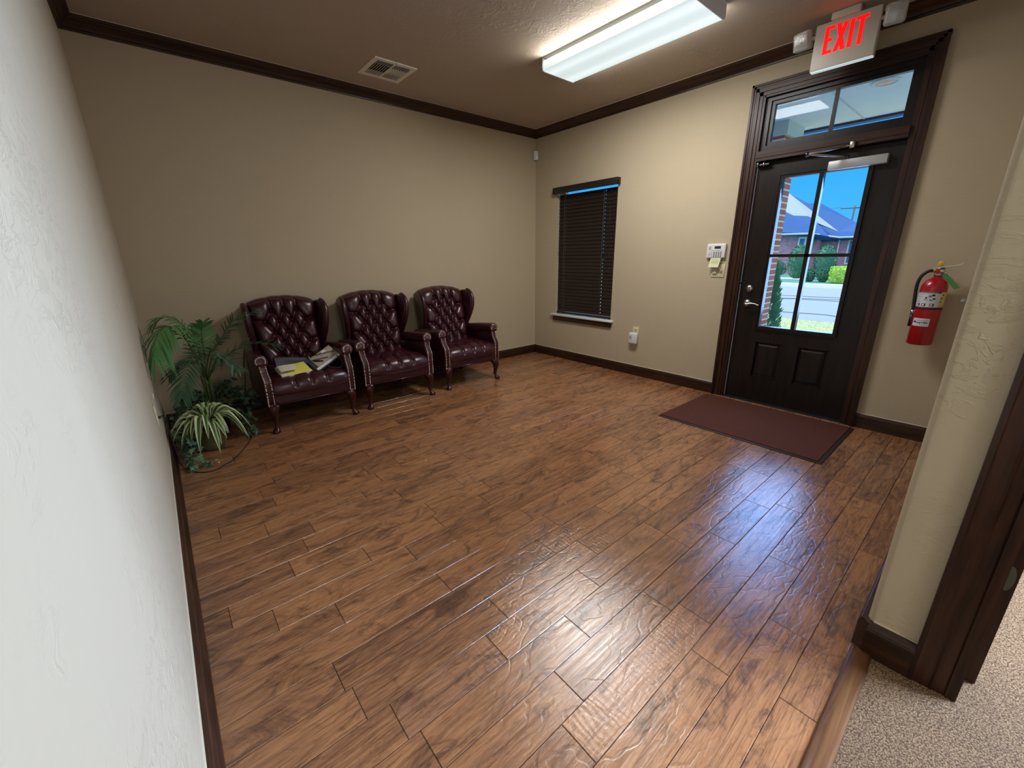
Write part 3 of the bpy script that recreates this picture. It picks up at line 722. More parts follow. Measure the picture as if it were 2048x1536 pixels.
    def seat_pt(u, v):
        k = v * 90; i = min(int(k), 89); p = prof[i].lerp(prof[i + 1], k - i); s_ = acc[i]
        t = (prof[i + 1] - prof[i]).normalized(); nrm = Vector((0, t.z, -t.y)); nrm = nrm if nrm.z > 0 or nrm.y < 0 else -nrm
        if nrm.y > .3: nrm = -nrm
        uu = (u - .5) * 2; x = uu * .290
        d1 = min(seg_d(x, s_, g) for g in ssg); d2 = min(sqrt((x - a) ** 2 + (s_ - c) ** 2) for a, c in sbt)
        fade = min(1, max(.0, (.62 - s_) / .08))
        e = (1 - abs(uu) ** 8) ** .6
        h = e * (.018 + .012 * (1 - uu * uu)) - fade * (.020 * exp(-(d1 / .012) ** 1.2) + .014 * exp(-(d2 / .020) ** 2))
        h *= min(1, .35 + (1 - v) * 5)
        return (x, p.y + nrm.y * h, p.z + nrm.z * h)
    b = MB(); b.grid(seat_pt, 84, 90, 'leather'); b.build('seat_cushion', root, recalc=False)
    b = MB()
    b.rbox(-.288, .288, -.748, -.12, .228, .308, .010, 'leather'); b.tube([(-.29, -.750, .229), (.29, -.750, .229)], .005, 'leather', 8)
    b.tube([(-.29, -.750, .298), (.29, -.750, .298)], .004, 'leather', 8); b.build('seat_rail', root)
    for sgn in (-1, 1):
        b = MB(); A = Vector((sgn * .5, -.86, 0)).normalized()
        cp = [(-.034, .230, .052), (-.020, .210, .048), (.000, .178, .038), (.003, .135, .027), (-.006, .09, .0195), (-.010, .055, .0165), (.004, .035, .018), (.016, .022, .026), (.018, .010, .029), (.018, .0, .024)]
        base = Vector((sgn * .300, -.722, 0)); n = 14; vs = []
        for d_, z, r in cp:
            c_ = base + A * (d_ + .012)
            for j in range(n):
                g = 2 * pi * j / n; vs.append((c_.x + r * cos(g), c_.y + r * sin(g), z))
        k = len(cp)
        b.add(vs, [(i * n + j, i * n + (j + 1) % n, (i + 1) * n + (j + 1) % n, (i + 1) * n + j) for i in range(k - 1) for j in range(n)] + [tuple(range(n))[::-1], tuple((k - 1) * n + j for j in range(n))], 'leg_wood', True)
        b.build('leg', root)['label'] = 'curved front leg with round pad foot'
    for sgn in (-1, 1):
        b = MB(); b.tube([(sgn * .235, -.16, .235), (sgn * .237, -.14, .12), (sgn * .24, -.105, 0.0)], [.030, .025, .021], 'leg_wood', 4, False); b.build('leg', root)
    return root
c1 = make_armchair(); c2 = copy_tree(c1); c3 = copy_tree(c1)
c1.location = (-3.200, 0, 0); c2.location = (-2.395, .02, 0); c3.location = (-1.568, .03, 0)
c1['label'] = 'oxblood tufted wingback armchair holding papers and folders, nearest the plants'
c2.rotation_euler = (0, 0, radians(-2.0)); c3.rotation_euler = (0, 0, radians(-1.0))
c2['label'] = 'empty oxblood tufted wingback armchair in the middle of the row'
c3['label'] = 'empty oxblood tufted wingback armchair nearest the room corner and window'

# ---------------------------------------------------------------- things on the first chair
def quad_slab(bb, A, B, C, D_, t, mat, inset=0):
    A, B, C, D_ = map(Vector, (A, B, C, D_)); n = (B - A).cross(D_ - A).normalized()
    if n.z < 0: n = -n
    vs = [A, B, C, D_, A + n * t, B + n * t, C + n * t, D_ + n * t]
    bb.add(vs, [(3, 2, 1, 0), (4, 5, 6, 7), (0, 1, 5, 4), (1, 2, 6, 5), (2, 3, 7, 6), (3, 0, 4, 7)], mat)
    return n
def lerp4(A, B, C, D_, u, v): A, B, C, D_ = map(Vector, (A, B, C, D_)); return A.lerp(B, u).lerp(D_.lerp(C, u), v)
Z_ = Vector((0, 0, .028))
pf = [(-3.400, -.690, .418), (-3.165, -.665, .418), (-3.180, -.470, .462), (-3.408, -.500, .448)]
lp = empty('legal_pad', (-3.29, -.58, .43), label='cream and yellow paper pad with folded back page on the first armchair', cat='notepad')
def LP(bb, nm, par=lp, c=(-3.29, -.58, .43)):
    o = bb.build(nm, par); o.location = [-x for x in c]; return o
b = MB(); n = quad_slab(b, *pf, .016, 'paper_cream'); LP(b, 'pages')
b = MB(); up = [Vector(p) + n * .0165 for p in pf]
quad_slab(b, lerp4(*up, .18, .06), lerp4(*up, .985, .03), lerp4(*up, .97, .95), lerp4(*up, .50, .93), .002, 'paper_yellow'); LP(b, 'yellow_sheet')
b = MB(); g = []
cur = [(0.03, .002), (.0, .012), (.03, .022), (.22, .026), (.55, .022)]
def curl(u, v):
    k = u * 4; i = min(int(k), 3); f = k - i; a = cur[i][0] * (1 - f) + cur[i + 1][0] * f; hgt = cur[i][1] * (1 - f) + cur[i + 1][1] * f
    return lerp4(*up, a + .05 * (v - .15) * u, .15 + v * (.85 - .25 * u)) + n * hgt
b.grid(curl, 14, 6, 'paper_cream'); LP(b, 'folded_page')
b = MB(); quad_slab(b, *[lerp4(*up, a, c) + n * .022 for a, c in ((.14, .2), (.55, .36), (.56, .42), (.13, .30))], .001, 'ink_black'); LP(b, 'fold_shadow_line') if 0 else None

bf = [(-3.160, -.500, .476), (-3.132, -.680, .410), (-2.900, -.600, .505), (-2.945, -.440, .580)]
bd = empty('ring_binder', (-3.03, -.56, .48), label='open clear ring binder of loose papers leaning on the first armchair arm', cat='binder')
BC = (-3.03, -.56, .48)
def BD(bb, nm): return LP(bb, nm, bd, BC)
bq = [bf[1], bf[2], bf[3], bf[0]]
b = MB(); n = quad_slab(b, *bq, .010, 'folder_grey'); BD(b, 'cover')
u4 = [Vector(p) + n * .0105 for p in bq]
b = MB(); quad_slab(b, *[lerp4(*u4, a, c) for a, c in ((.14, .20), (.98, .22), (.96, .93), (.12, .96))], .004, 'paper_tan'); BD(b, 'papers')
b = MB(); quad_slab(b, *[lerp4(*u4, a, c) for a, c in ((.05, .02), (.97, .03), (.97, .16), (.05, .15))], .008, 'paper_white'); BD(b, 'index_tabs')
b = MB()
for a0, c0, a1, c1_ in ((.30, .95, .95, .38), (.12, .72, .62, .30)):
    pA, pB = lerp4(*u4, a0, c0) + n * .012, lerp4(*u4, a1, c1_) + n * .012; ax = (pB - pA).normalized(); sd = ax.cross(n).normalized(); ln = (pB - pA).length
    m_t = 14
    b.tube([pA + ax * (ln * i / (m_t * 8)) + (sd * cos(2 * pi * i / 8) + n * sin(2 * pi * i / 8)) * .006 for i in range(m_t * 8 + 1)], .0016, 'black_gloss', 5)
BD(b, 'spiral_binding')
b = MB(); quad_slab(b, *[lerp4(*u4, a, c) + n * .005 for a, c in ((.16, .60), (.17, .74), (.42, .34), (.38, .28))], .003, 'ink_black'); BD(b, 'dark_bookmark')
b = MB(); quad_slab(b, *[lerp4(*u4, a, c) + n * .005 for a, c in ((.55, .75), (.75, .72), (.72, .86), (.58, .9))], .002, 'paper_white'); BD(b, 'white_slip')
fo_ = empty('document_case', (-3.25, -.40, .43), label='dark grey hard folder lying behind the papers against the backrest', cat='folder')
b = MB(); quad_slab(b, (-3.385, -.46, .440), (-3.135, -.455, .436), (-3.128, -.372, .476), (-3.378, -.378, .520), .008, 'folder_grey')
b.tube([(-3.385, -.376, .526), (-3.125, -.370, .482)], .006, 'folder_grey', 8); LP(b, 'cover', fo_, (-3.25, -.40, .43))
b = MB(); b.rbox(-3.375, -3.150, -.60, -.44, .408, .424, .003, 'black_gloss', seg=1); LP(b, 'sleeve', fo_, (-3.25, -.40, .43))
b = MB(); b.tube(bez([(-2.945, -.62, .520), (-2.915, -.655, .470), (-2.925, -.68, .435), (-2.975, -.69, .427), (-3.02, -.675, .44), (-3.05, -.655, .452)], 24), .004, 'black_rubber', 6)
tag(b.build('strap'), 'thin black looped strap hanging from the ring binder on the first armchair', 'strap')

# ================================================================ PLANTS in the left corner
def rot_leaf(b, base, d, up, ln, wd, mat, droop=.4, seg=4, fold=.15):
    """narrow leaflet strip"""
    d = Vector(d).normalized(); up = Vector(up).normalized(); sd = d.cross(up).normalized(); vs = []
    for i in range(seg + 1):
        t = i / seg; p = Vector(base) + d * ln * t + Vector((0, 0, -1)) * droop * ln * t * t; w_ = wd * (sin(pi * min(1, .12 + t * .9)) ** .8) * (1 if t < .98 else .1)
        vs += [p - sd * w_, p + up * w_ * fold, p + sd * w_]
    fs = [(i * 3 + j, i * 3 + j + 1, (i + 1) * 3 + j + 1, (i + 1) * 3 + j) for i in range(seg) for j in range(2)]
    b.add(vs, fs, mat, True)
pp = empty('potted_palm', (-3.87, -.42, 0), label='tall artificial palm with arching fronds in the corner beside the first armchair', cat='plant')
PC = (-3.87, -.42, 0)
def PP(bb, nm): return LP(bb, nm, pp, PC)
b = MB(); b.lathe([(0, 0), (.085, 0), (.11, .19), (.12, .20), (.12, .215), (.10, .215), (.09, .19), (0, .19)], (-3.87, -.42, 0), 'pot_dark', 20); PP(b, 'pot')
b = MB()
for i in range(7):
    a = i * .9; b.tube(bez([(-3.87 + .03 * cos(a), -.42 + .03 * sin(a), .18), (-3.865 + .022 * cos(a), -.43 + .02 * sin(a), .33), (-3.868 + .03 * cos(a), -.44 + .03 * sin(a), .48)], 6), [.011, .011, .01, .009, .008, .007, .006], 'palm_stem', 6)
PP(b, 'trunk_stems')
fronds = [  # control points, leaflet length, width, mat, droop, density, style
    ([(-3.87, -.44, .45), (-3.92, -.50, .74), (-3.99, -.60, .885), (-4.07, -.72, .86), (-4.12, -.86, .74)], .20, .0080, 'palm_leaf', .8, 24),
    ([(-3.87, -.44, .45), (-3.87, -.46, .68), (-3.92, -.42, .86), (-4.00, -.40, .93), (-4.08, -.42, .90)], .17, .0075, 'palm_leaf', .5, 20),
    ([(-3.87, -.44, .45), (-3.84, -.46, .66), (-3.83, -.47, .80), (-3.81, -.52, .88)], .15, .0075, 'palm_leaf', .3, 15),
    ([(-3.86, -.44, .45), (-3.78, -.45, .66), (-3.69, -.45, .78), (-3.60, -.44, .88), (-3.44, -.46, .935)], .105, .0070, 'palm_leaf_dark', .2, 30),
    ([(-3.86, -.44, .44), (-3.77, -.48, .57), (-3.66, -.50, .645), (-3.52, -.52, .69), (-3.36, -.56, .66)], .124, .0070, 'palm_leaf_dark', .15, 30),
    ([(-3.87, -.45, .45), (-3.88, -.56, .62), (-3.92, -.70, .68), (-3.99, -.84, .58), (-4.03, -.92, .47)], .15, .0065, 'palm_leaf_dark', .35, 20),
    ([(-3.87, -.45, .45), (-3.83, -.58, .64), (-3.80, -.70, .71), (-3.78, -.80, .66)], .12, .0050, 'palm_leaf_dark', .3, 13),
    ([(-3.87, -.45, .45), (-3.93, -.52, .60), (-4.00, -.60, .63), (-4.07, -.66, .56)], .13, .0062, 'palm_leaf_dark', .3, 16),
    ([(-3.86, -.45, .44), (-3.80, -.56, .58), (-3.74, -.66, .62), (-3.68, -.74, .56)], .12, .0062, 'palm_leaf_dark', .4, 16),
    ([(-3.87, -.43, .45), (-3.90, -.40, .66), (-3.86, -.36, .80), (-3.80, -.33, .84)], .13, .0065, 'palm_leaf', .4, 15)]
for cp, ll, lw, mt_, dr_, nn in fronds:
    b = MB(); P = bez(cp, 40); k0 = 12
    b.tube(P, [.006 - .0045 * i / 40 for i in range(41)], 'palm_stem', 5)
    for i in range(nn):
        t = k0 + (40 - k0) * i / (nn - 1); j = min(int(t), 39); p = P[j].lerp(P[j + 1], t - j); tg = (P[min(j + 2, 40)] - P[max(j - 1, 0)]).normalized()
        sd = tg.cross(Vector((0, 0, 1)))
        if sd.length < .2: sd = Vector((1, 0, 0))
        sd.normalize(); upv = sd.cross(tg).normalized()
        if upv.z < 0: upv = -upv
        prof_ = sin(pi * (.22 + .68 * i / nn)) ** .7
        for s_ in (-1, 1):
            d = sd * s_ * (1.0 - .35 * i / nn) + tg * (.65 + .5 * i / nn) + upv * (random.uniform(.0, .25) if ll > .125 else random.uniform(-.7, .9))
            l_ = ll * prof_ * random.uniform(.85, 1.1)
            tip = p + d.normalized() * l_
            if tip.x < -4.15: d.x = max(d.x, (-4.15 - p.x) / max(l_, .01) * .9)
            rot_leaf(b, p, d, upv, l_, lw, mt_, dr_ * random.uniform(.6, 1.2))
    for q_i, vtx in enumerate(b.v):
        if vtx[0] < -4.163: b.v[q_i] = (-4.163 + random.uniform(0, .004), vtx[1], vtx[2])
    PP(b, 'frond')

# ivy
iv = empty('ivy_plant', (-3.95, -.42, 0), label='dark trailing ivy spreading around the palm base in the corner', cat='plant')
IC = (-3.95, -.42, 0)
def ivy_leaf(b, c, nrm, dirv, s, mat):
    nrm = Vector(nrm).normalized(); d = Vector(dirv); d = (d - nrm * d.dot(nrm)).normalized(); sd = d.cross(nrm)
    sh = [(0, -.55), (.38, -.62), (.30, -.12), (.62, .12), (.26, .25), (0, .85), (-.26, .25), (-.62, .12), (-.30, -.12), (-.38, -.62)]
    vs = [Vector(c) + nrm * s * .12] + [Vector(c) + d * v * s + sd * u * s for u, v in sh]
    b.add(vs, [(0, i + 1, (i + 1) % 10 + 1) for i in range(10)], mat, False)
def trail(b, pts, n, s, spread, mats=('ivy_leaf', 'ivy_dark')):
    P = bez(pts, 30); b.tube(P, .0022, 'palm_stem', 4)
    for i in range(n):
        p = P[random.randint(0, 30)] + Vector([random.uniform(-spread, spread) for _ in range(3)]); p.z = max(p.z, .012); p.x = max(p.x, -4.12)
        p.y = min(p.y, -.03)
        ivy_leaf(b, p, (random.uniform(-.6, .6), random.uniform(-1, .3), random.uniform(.2, 1)), (random.uniform(-1, 1), random.uniform(-1, 1), -.4), s * random.uniform(.7, 1.2), random.choice(mats))
trails = [([(-3.87, -.42, .22), (-3.98, -.40, .27), (-4.08, -.44, .24), (-4.11, -.52, .12)], 34, .032, .045),
          ([(-3.87, -.40, .22), (-3.80, -.32, .28), (-3.72, -.26, .27), (-3.62, -.26, .22), (-3.58, -.34, .13)], 44, .034, .045),
          ([(-3.87, -.42, .22), (-3.84, -.34, .32), (-3.78, -.24, .34), (-3.70, -.20, .30)], 30, .036, .045),
          ([(-3.87, -.44, .22), (-3.98, -.52, .22), (-4.06, -.66, .18), (-4.09, -.80, .10)], 34, .030, .045),
          ([(-3.87, -.44, .22), (-3.98, -.60, .24), (-4.04, -.78, .14), (-4.06, -.94, .05)], 34, .030, .04),
          ([(-3.87, -.40, .22), (-3.94, -.26, .28), (-4.02, -.20, .26), (-4.08, -.26, .18)], 30, .034, .04),
          ([(-3.87, -.44, .21), (-3.74, -.50, .20), (-3.68, -.62, .12), (-3.70, -.72, .05)], 30, .028, .04),
          ([(-3.87, -.42, .21), (-3.88, -.48, .18), (-3.92, -.56, .10), (-3.98, -.60, .04)], 40, .032, .06)]
for tr_ in trails:
    b = MB(); tr_ = (tr_[0], int(tr_[1] * 1.9), tr_[2] * 1.3, tr_[3] * 1.2); trail(b, *tr_, mats=('ivy_leaf', 'ivy_dark', 'ivy_dark')); LP(b, 'vine', iv, IC)
iv2 = empty('ivy_plant', (-4.03, -1.02, 0), label='lighter green ivy sprig trailing on the floor by the left baseboard', cat='plant')
b = MB(); trail(b, [(-3.99, -.74, .17), (-4.04, -.86, .14), (-4.06, -.96, .08), (-4.08, -1.04, .03)], 16, .030, .02, ('ivy_dark', 'ivy_leaf')); trail(b, [(-4.04, -.88, .10), (-4.03, -1.00, .04), (-3.98, -1.06, .02), (-3.95, -1.07, .02)], 16, .030, .022, ('ivy_leaf',))
trail(b, [(-4.08, -.98, .03), (-4.09, -1.05, .02), (-4.06, -1.09, .02)], 10, .032, .015, ('ivy_leaf',)); LP(b, 'vine', iv2, (-4.03, -1.02, 0))

# spider plant
SC = (-3.925, -.715, 0)
sp = empty('spider_plant', SC, label='green and white striped spider plant in a mottled green pot on the floor', cat='plant')
b = MB(); b.lathe([(0, 0), (.066, 0), (.078, .012), (.086, .06), (.092, .145), (.097, .152), (.097, .168), (.088, .168), (.084, .15), (0, .148)], SC, 'pot_green', 26); b.build('pot', sp).location = [-x for x in SC]
b = MB(); b.lathe([(0, .14), (.083, .150), (.0, .158)], SC, 'soil', 18); b.build('soil', sp).location = [-x for x in SC]
def blade(b, az, reach, peak, end, wd, twist=0):
    c0 = Vector((SC[0] + .012 * cos(az), SC[1] + .012 * sin(az), .158)); o = Vector((cos(az), sin(az), 0)); sd = Vector((-sin(az), cos(az), 0)) 
    P = bez([c0, c0 + o * reach * .22 + Vector((0, 0, peak * .75)), c0 + o * reach * .55 + Vector((0, 0, peak)), c0 + o * reach * .85 + Vector((0, 0, (peak + end) * .5)), c0 + o * reach + Vector((0, 0, end))], 14)
    P = [Vector((max(p.x, -4.15), p.y, max(p.z, .008))) for p in P]
    vs = []
    for i, p in enumerate(P):
        t = i / 14; w_ = wd * (1 - t ** 2.2) * (.55 + .45 * min(1, t * 3)) + .0006; up = Vector((0, 0, 1))
        for k, f in ((-1, 1), (-.45, .0), (0, -.25), (.45, .0), (1, 1)): vs.append(p + sd * w_ * k + up * w_ * .45 * f)
    fs = []; 
    for i in range(14):
        for j in range(4): fs.append((i * 5 + j, i * 5 + j + 1, (i + 1) * 5 + j + 1, (i + 1) * 5 + j))
    b.add(vs, [f for k, f in enumerate(fs) if k % 4 in (0, 3)], 'spider_cream', True); b.add(vs, [f for k, f in enumerate(fs) if k % 4 in (1, 2)], 'spider_green', True)
NB = 50
for i in range(NB):
    b = MB(); az = i * 2.39996 + random.uniform(-.15, .15); r_ = random.uniform(.15, .25)
    if i % 9 == 0: blade(b, az, .05 + .04 * random.random(), .17, .16, .020)
    else: blade(b, az, r_, random.uniform(.07, .15), random.uniform(-.13, .0), random.uniform(.021, .028))
    b.build('leaf', sp, recalc=False).location = [-x for x in SC]

# ---------------------------------------------------------------- cord and outlet on the left wall
ol = empty('wall_outlet', (-W, -1.25, .47), label='cream wall outlet plate on the left wall beside the plants', cat='outlet')
def OL(bb, nm, par, c): o = bb.build(nm, par); o.location = [-x for x in c]; return o
b = MB(); b.rbox(-W + .0005, -W + .006, -1.212, -1.290, .418, .534, .0025, 'ivory_plastic', seg=2); OL(b, 'plate', ol, (-W, -1.25, .47))
b = MB(); b.rbox(-W + .005, -W + .0085, -1.236, -1.266, .482, .510, .0015, 'ivory_plastic', seg=1); b.rbox(-W + .005, -W + .0085, -1.236, -1.266, .440, .468, .0015, 'ivory_plastic', seg=1); OL(b, 'socket', ol, (-W, -1.25, .47))
ho = MB(); ho.tube([(-W + .002, -1.195, .545), (-W + .010, -1.195, .565), (-W + .012, -1.195, .585)], .003, 'ivory_plastic', 6); tag(ho.build('wall_hook'), 'tiny cream hook above the outlet on the left wall', 'hook')
b = MB(); pts = [(-W + .018, -1.25, .455), (-W + .032, -1.19, .44), (-W + .036, -1.12, .34), (-W + .040, -1.06, .18), (-W + .044, -1.04, .06), (-4.10, -1.02, .006), (-4.085, -.95, .004), (-4.06, -1.10, .004), (-3.97, -1.155, .004), (-3.90, -1.10, .004), (-3.855, -1.065, .004), (-3.76, -.90, .004), (-3.69, -.72, .004), (-3.64, -.52, .004), (-3.63, -.38, .004), (-3.625, -.12, .01), (-3.60, -.035, .15), (-3.575, -.03, .30), (-3.56, -.03, .45), (-3.53, -.03, .58)]
b.tube(bez(pts, 110), .0032, 'black_rubber', 6); cd = tag(b.build('power_cord'), 'thin black power cord looping on the floor from the left wall outlet', 'cord')
b = MB(); b.rbox(-W + .0085, -W + .020, -1.243, -1.259, .447, .463, .003, 'black_rubber', seg=2); b.build('plug', cd)

# ================================================================ WALL DEVICES
# motion sensor in the corner
ms = empty('motion_sensor', (-.03, -.03, 2.48), label='small white motion sensor high in the room corner', cat='motion sensor')
b = MB(); M_ = Matrix.Translation((-.03, -.03, 2.535)) @ Rz(radians(-45))
b.rbox(-.030, .030, -.018, .018, -.052, .052, .010, 'white_plastic', M_); OL(b, 'body', ms, (-.03, -.03, 2.48))
b = MB(); b.sphere(M_ @ Vector((0, -.016, -.016)), .017, .017, .017, 'grey_plastic' if 0 else 'white_metal', 12, 8); OL(b, 'lens', ms, (-.03, -.03, 2.48))
# outlet + plug-in chime
o1 = empty('wall_outlet', (0, -1.648, .50), label='cream wall outlet plate below the window, above a white plug-in box', cat='outlet')
b = MB(); b.rbox(-.0055, -.0005, -1.613, -1.686, .440, .556, .002, 'ivory_plastic', seg=2); OL(b, 'plate', o1, (0, -1.648, .50))
b = MB(); b.rbox(-.0085, -.005, -1.632, -1.667, .508, .538, .0015, 'ivory_plastic', seg=1); b.box(-.0090, -.0083, -1.641, -1.643, .517, .530, 'ink_black'); b.box(-.0090, -.0083, -1.655, -1.657, .517, .530, 'ink_black'); OL(b, 'socket', o1, (0, -1.648, .50))
o2 = empty('plug_in_chime', (-.03, -1.635, .355), label='white rounded plug-in box on the outlet below the window', cat='plug-in device')
b = MB(); b.rbox(-.050, -.009, -1.588, -1.690, .366, .488, .012, 'white_plastic'); OL(b, 'body', o2, (-.03, -1.635, .355))
b = MB()
for i in range(6): b.box(-.0508, -.0495, -1.600, -1.632, .452 - i * .007, .455 - i * .007, 'ink_grey')
OL(b, 'speaker_grille', o2, (-.03, -1.635, .355))
# alarm keypad
kp = empty('alarm_keypad', (0, -2.433, 1.35), label='white alarm keypad with small dark screen beside the door casing', cat='keypad'); KC = (0, -2.433, 1.35)
b = MB(); b.rbox(-.028, -.0005, -2.352, -2.522, 1.286, 1.412, .008, 'white_plastic'); OL(b, 'body', kp, KC)
b = MB(); b.box(-.0290, -.0275, -2.424, -2.480, 1.368, 1.390, 'lcd_dark'); OL(b, 'screen', kp, KC)
b = MB()
for i in range(5): b.box(-.0288, -.0278, -2.372, -2.394, 1.384 - i * .006, 1.387 - i * .006, 'ink_grey')
OL(b, 'speaker_grille', kp, KC)
b = MB(); b.box(-.0288, -.0278, -2.402, -2.405, 1.300, 1.354, 'ink_grey'); b.box(-.0288, -.0278, -2.402, -2.497, 1.352, 1.355, 'ink_grey'); b.box(-.0288, -.0278, -2.368, -2.388, 1.314, 1.318, 'ink_grey'); b.box(-.0288, -.0278, -2.384, -2.387, 1.318, 1.342, 'ink_grey'); OL(b, 'printed_lines', kp, KC)
for r_ in range(4):
    for c_ in range(4):
        b = MB(); y = -2.418 - c_ * .0205; z = 1.342 - r_ * .0125; b.rbox(-.0305, -.0275, y, y - .013, z - .0075, z, .0012, 'key_grey', seg=1); OL(b, 'key', kp, KC)
# note pad stuck below
nt_ = empty('sticky_note', (-.03, -2.45, 1.25), label='pale yellow-green sticky note pad hanging below the alarm keypad', cat='note'); NC = (-.03, -2.45, 1.25)
b = MB(); b.add([(-.030, -2.402, 1.285), (-.030, -2.494, 1.285), (-.048, -2.484, 1.205), (-.048, -2.394, 1.205), (-.026, -2.402, 1.285), (-.026, -2.494, 1.285), (-.030, -2.484, 1.205), (-.030, -2.394, 1.205)], [(0, 1, 2, 3), (7, 6, 5, 4), (0, 4, 5, 1), (1, 5, 6, 2), (2, 6, 7, 3), (3, 7, 4, 0)], 'note_paper'); OL(b, 'pages', nt_, NC)
b = MB()
for i in range(4):
    z = 1.270 - i * .011; x = -.0306 - (1.285 - z) * .225; b.box(x - .0004, x, -2.412 - .004 * (i % 2), -2.480, z, z + .002, 'ink_grey')
OL(b, 'handwriting', nt_, NC)
# switch plate
sw = empty('light_switch', (0, -2.468, 1.175), label='cream double switch plate partly behind the sticky note', cat='light switch'); SWC = (0, -2.468, 1.175)
b = MB(); b.rbox(-.006, -.0005, -2.408, -2.531, 1.115, 1.233, .0025, 'ivory_plastic', seg=2); OL(b, 'plate', sw, SWC)
b = MB(); b.rbox(-.020, -.005, -2.498, -2.508, 1.165, 1.186, .002, 'ivory_plastic', seg=1); OL(b, 'toggle', sw, SWC)
b = MB(); b.rbox(-.016, -.005, -2.424, -2.462, 1.142, 1.200, .003, 'white_plastic', seg=1); OL(b, 'slider', sw, SWC)
# small wall stop near the far right
b = MB(); b.lathe([(0, 0), (.014, 0), (.014, -.004), (.006, -.006), (.006, -.05), (.010, -.055), (.010, -.07), (0, -.072)], (0, -4.078, 1.014), 'white_plastic', 14, 'X'); tag(b.build('wall_hook'), 'small white wall stop right of the fire extinguisher', 'hook')

# ---------------------------------------------------------------- fire extinguisher
EC = (-.105, -3.936, .715)
ex = empty('fire_extinguisher', EC, label='red fire extinguisher hanging on the wall right of the entry door', cat='fire extinguisher')
def EX(bb, nm, par=None): return OL(bb, nm, par or ex, EC) if par is None else bb.build(nm, par)
R_ = .066
b = MB(); b.lathe([(0, 0), (R_ - .008, 0), (R_, .008), (R_, .375), (R_ - .003, .395), (R_ - .014, .418), (R_ - .030, .434), (.020, .443), (.018, .452), (0, .452)], EC, 'red_paint', 32); EX(b, 'cylinder')
def arc_label(bb, z0, z1, a0, a1, mat, dr=.0008, n=14):
    bb.grid(lambda u, v: (EC[0] + (R_ + dr) * cos(radians(a0 + (a1 - a0) * u)), EC[1] + (R_ + dr) * sin(radians(a0 + (a1 - a0) * u)), EC[2] + z0 + (z1 - z0) * v), n, 1, mat)
# angle toward the camera ~ 185 deg; camera sees 95..275
lb = MB(); arc_label(lb, .255, .352, 110, 222, 'label_paper'); arc_label(lb, .255, .352, 222, 262, 'label_yellow'); arc_label(lb, .344, .352, 112, 222, 'ink_grey', .0011)
arc_label(lb, .344, .353, 116, 124, 'ink_black', .0014, 3); arc_label(lb, .344, .353, 208, 222, 'ink_black', .0014, 3)
for i, (a, z, w_) in enumerate([(118, .334, 34), (118, .322, 22), (118, .316, 24), (118, .302, 16), (118, .290, 26), (118, .284, 18)]): arc_label(lb, z, z + .0025, a, a + w_, 'ink_grey', .0012, 5)
for a, z, w_, h_ in [(160, .308, 7, .012), (154, .300, 18, .004), (172, .318, 14, .014), (186, .326, 12, .012), (178, .296, 14, .010), (192, .304, 10, .010)]: arc_label(lb, z, z + h_, a, a + w_, 'ink_grey' if w_ > 12 else 'ink_black', .0013, 4)
for a in (122, 150, 184):
    arc_label(lb, .260, .278, a, a + 18, 'ink_black', .0012, 4); arc_label(lb, .263, .275, a + 3, a + 12, 'label_paper', .0016, 4)
for a, z in ((232, .330), (228, .308), (226, .286)): arc_label(lb, z, z + .009, a, a + 7, 'ink_black', .0013, 3)
arc_label(lb, .262, .266, 226, 250, 'ink_grey', .0013, 4)
EX(lb, 'instruction_label')
b = MB(); b.lathe([(R_ + .0005, .240), (R_ + .0025, .241), (R_ + .0025, .250), (R_ + .0005, .251)], EC, 'black_rubber', 32); EX(b, 'strap_band')
s2 = MB(); arc_label(s2, .128, .180, 128, 205, 'label_paper')
for a, w_, z, h_ in ((132, 10, .150, .006), (136, 7, .155, .008), (141, 6, .149, .010), (149, 9, .149, .006), (160, 8, .146, .009), (170, 8, .149, .006), (180, 8, .149, .008), (190, 7, .147, .008)): arc_label(s2, z, z + h_, a, a + w_, 'ink_blue', .0013, 3)
arc_label(s2, .164, .167, 150, 196, 'ink_grey', .0013, 5); arc_label(s2, .137, .139, 160, 190, 'ink_grey', .0013, 5)
EX(s2, 'service_label')['label'] = 'small white sticker with slanted blue lettering'
b = MB(); zt = EC[2] + .452; b.lathe([(0, 0), (.020, 0), (.020, .012), (.016, .018), (.016, .036), (0, .036)], (EC[0], EC[1], zt), 'steel', 16); b.rbox(EC[0] - .018, EC[0] + .016, EC[1] - .030, EC[1] + .026, zt + .020, zt + .044, .005, 'steel', seg=2); EX(b, 'valve')
b = MB(); b.lathe([(0, 0), (.014, 0), (.014, -.008), (.011, -.010), (0, -.010)], (EC[0] - .018, EC[1] + .006, zt + .030), 'red_paint', 14, 'X'); EX(b, 'pressure_gauge')
b = MB(); q4 = lambda pts, wd, th, mat: [b.box(-wd / 2, wd / 2, 0, (Vector(pts[i + 1]) - Vector(pts[i])).length, -th / 2, th / 2, mat, Matrix.Translation(Vector(pts[i])) @ (Vector(pts[i + 1]) - Vector(pts[i])).to_track_quat('Y', 'Z').to_matrix().to_4x4()) for i in range(len(pts) - 1)]
q4([(EC[0], EC[1] + .030, zt + .046), (EC[0], EC[1] - .012, zt + .056), (EC[0], EC[1] - .088, zt + .072), (EC[0], EC[1] - .100, zt + .080)], .018, .0035, 'steel'); EX(b, 'squeeze_lever')
b = MB(); q4([(EC[0], EC[1] - .020, zt + .028), (EC[0], EC[1] - .050, zt + .012), (EC[0], EC[1] - .092, zt - .048)], .016, .0035, 'steel'); EX(b, 'carry_handle')
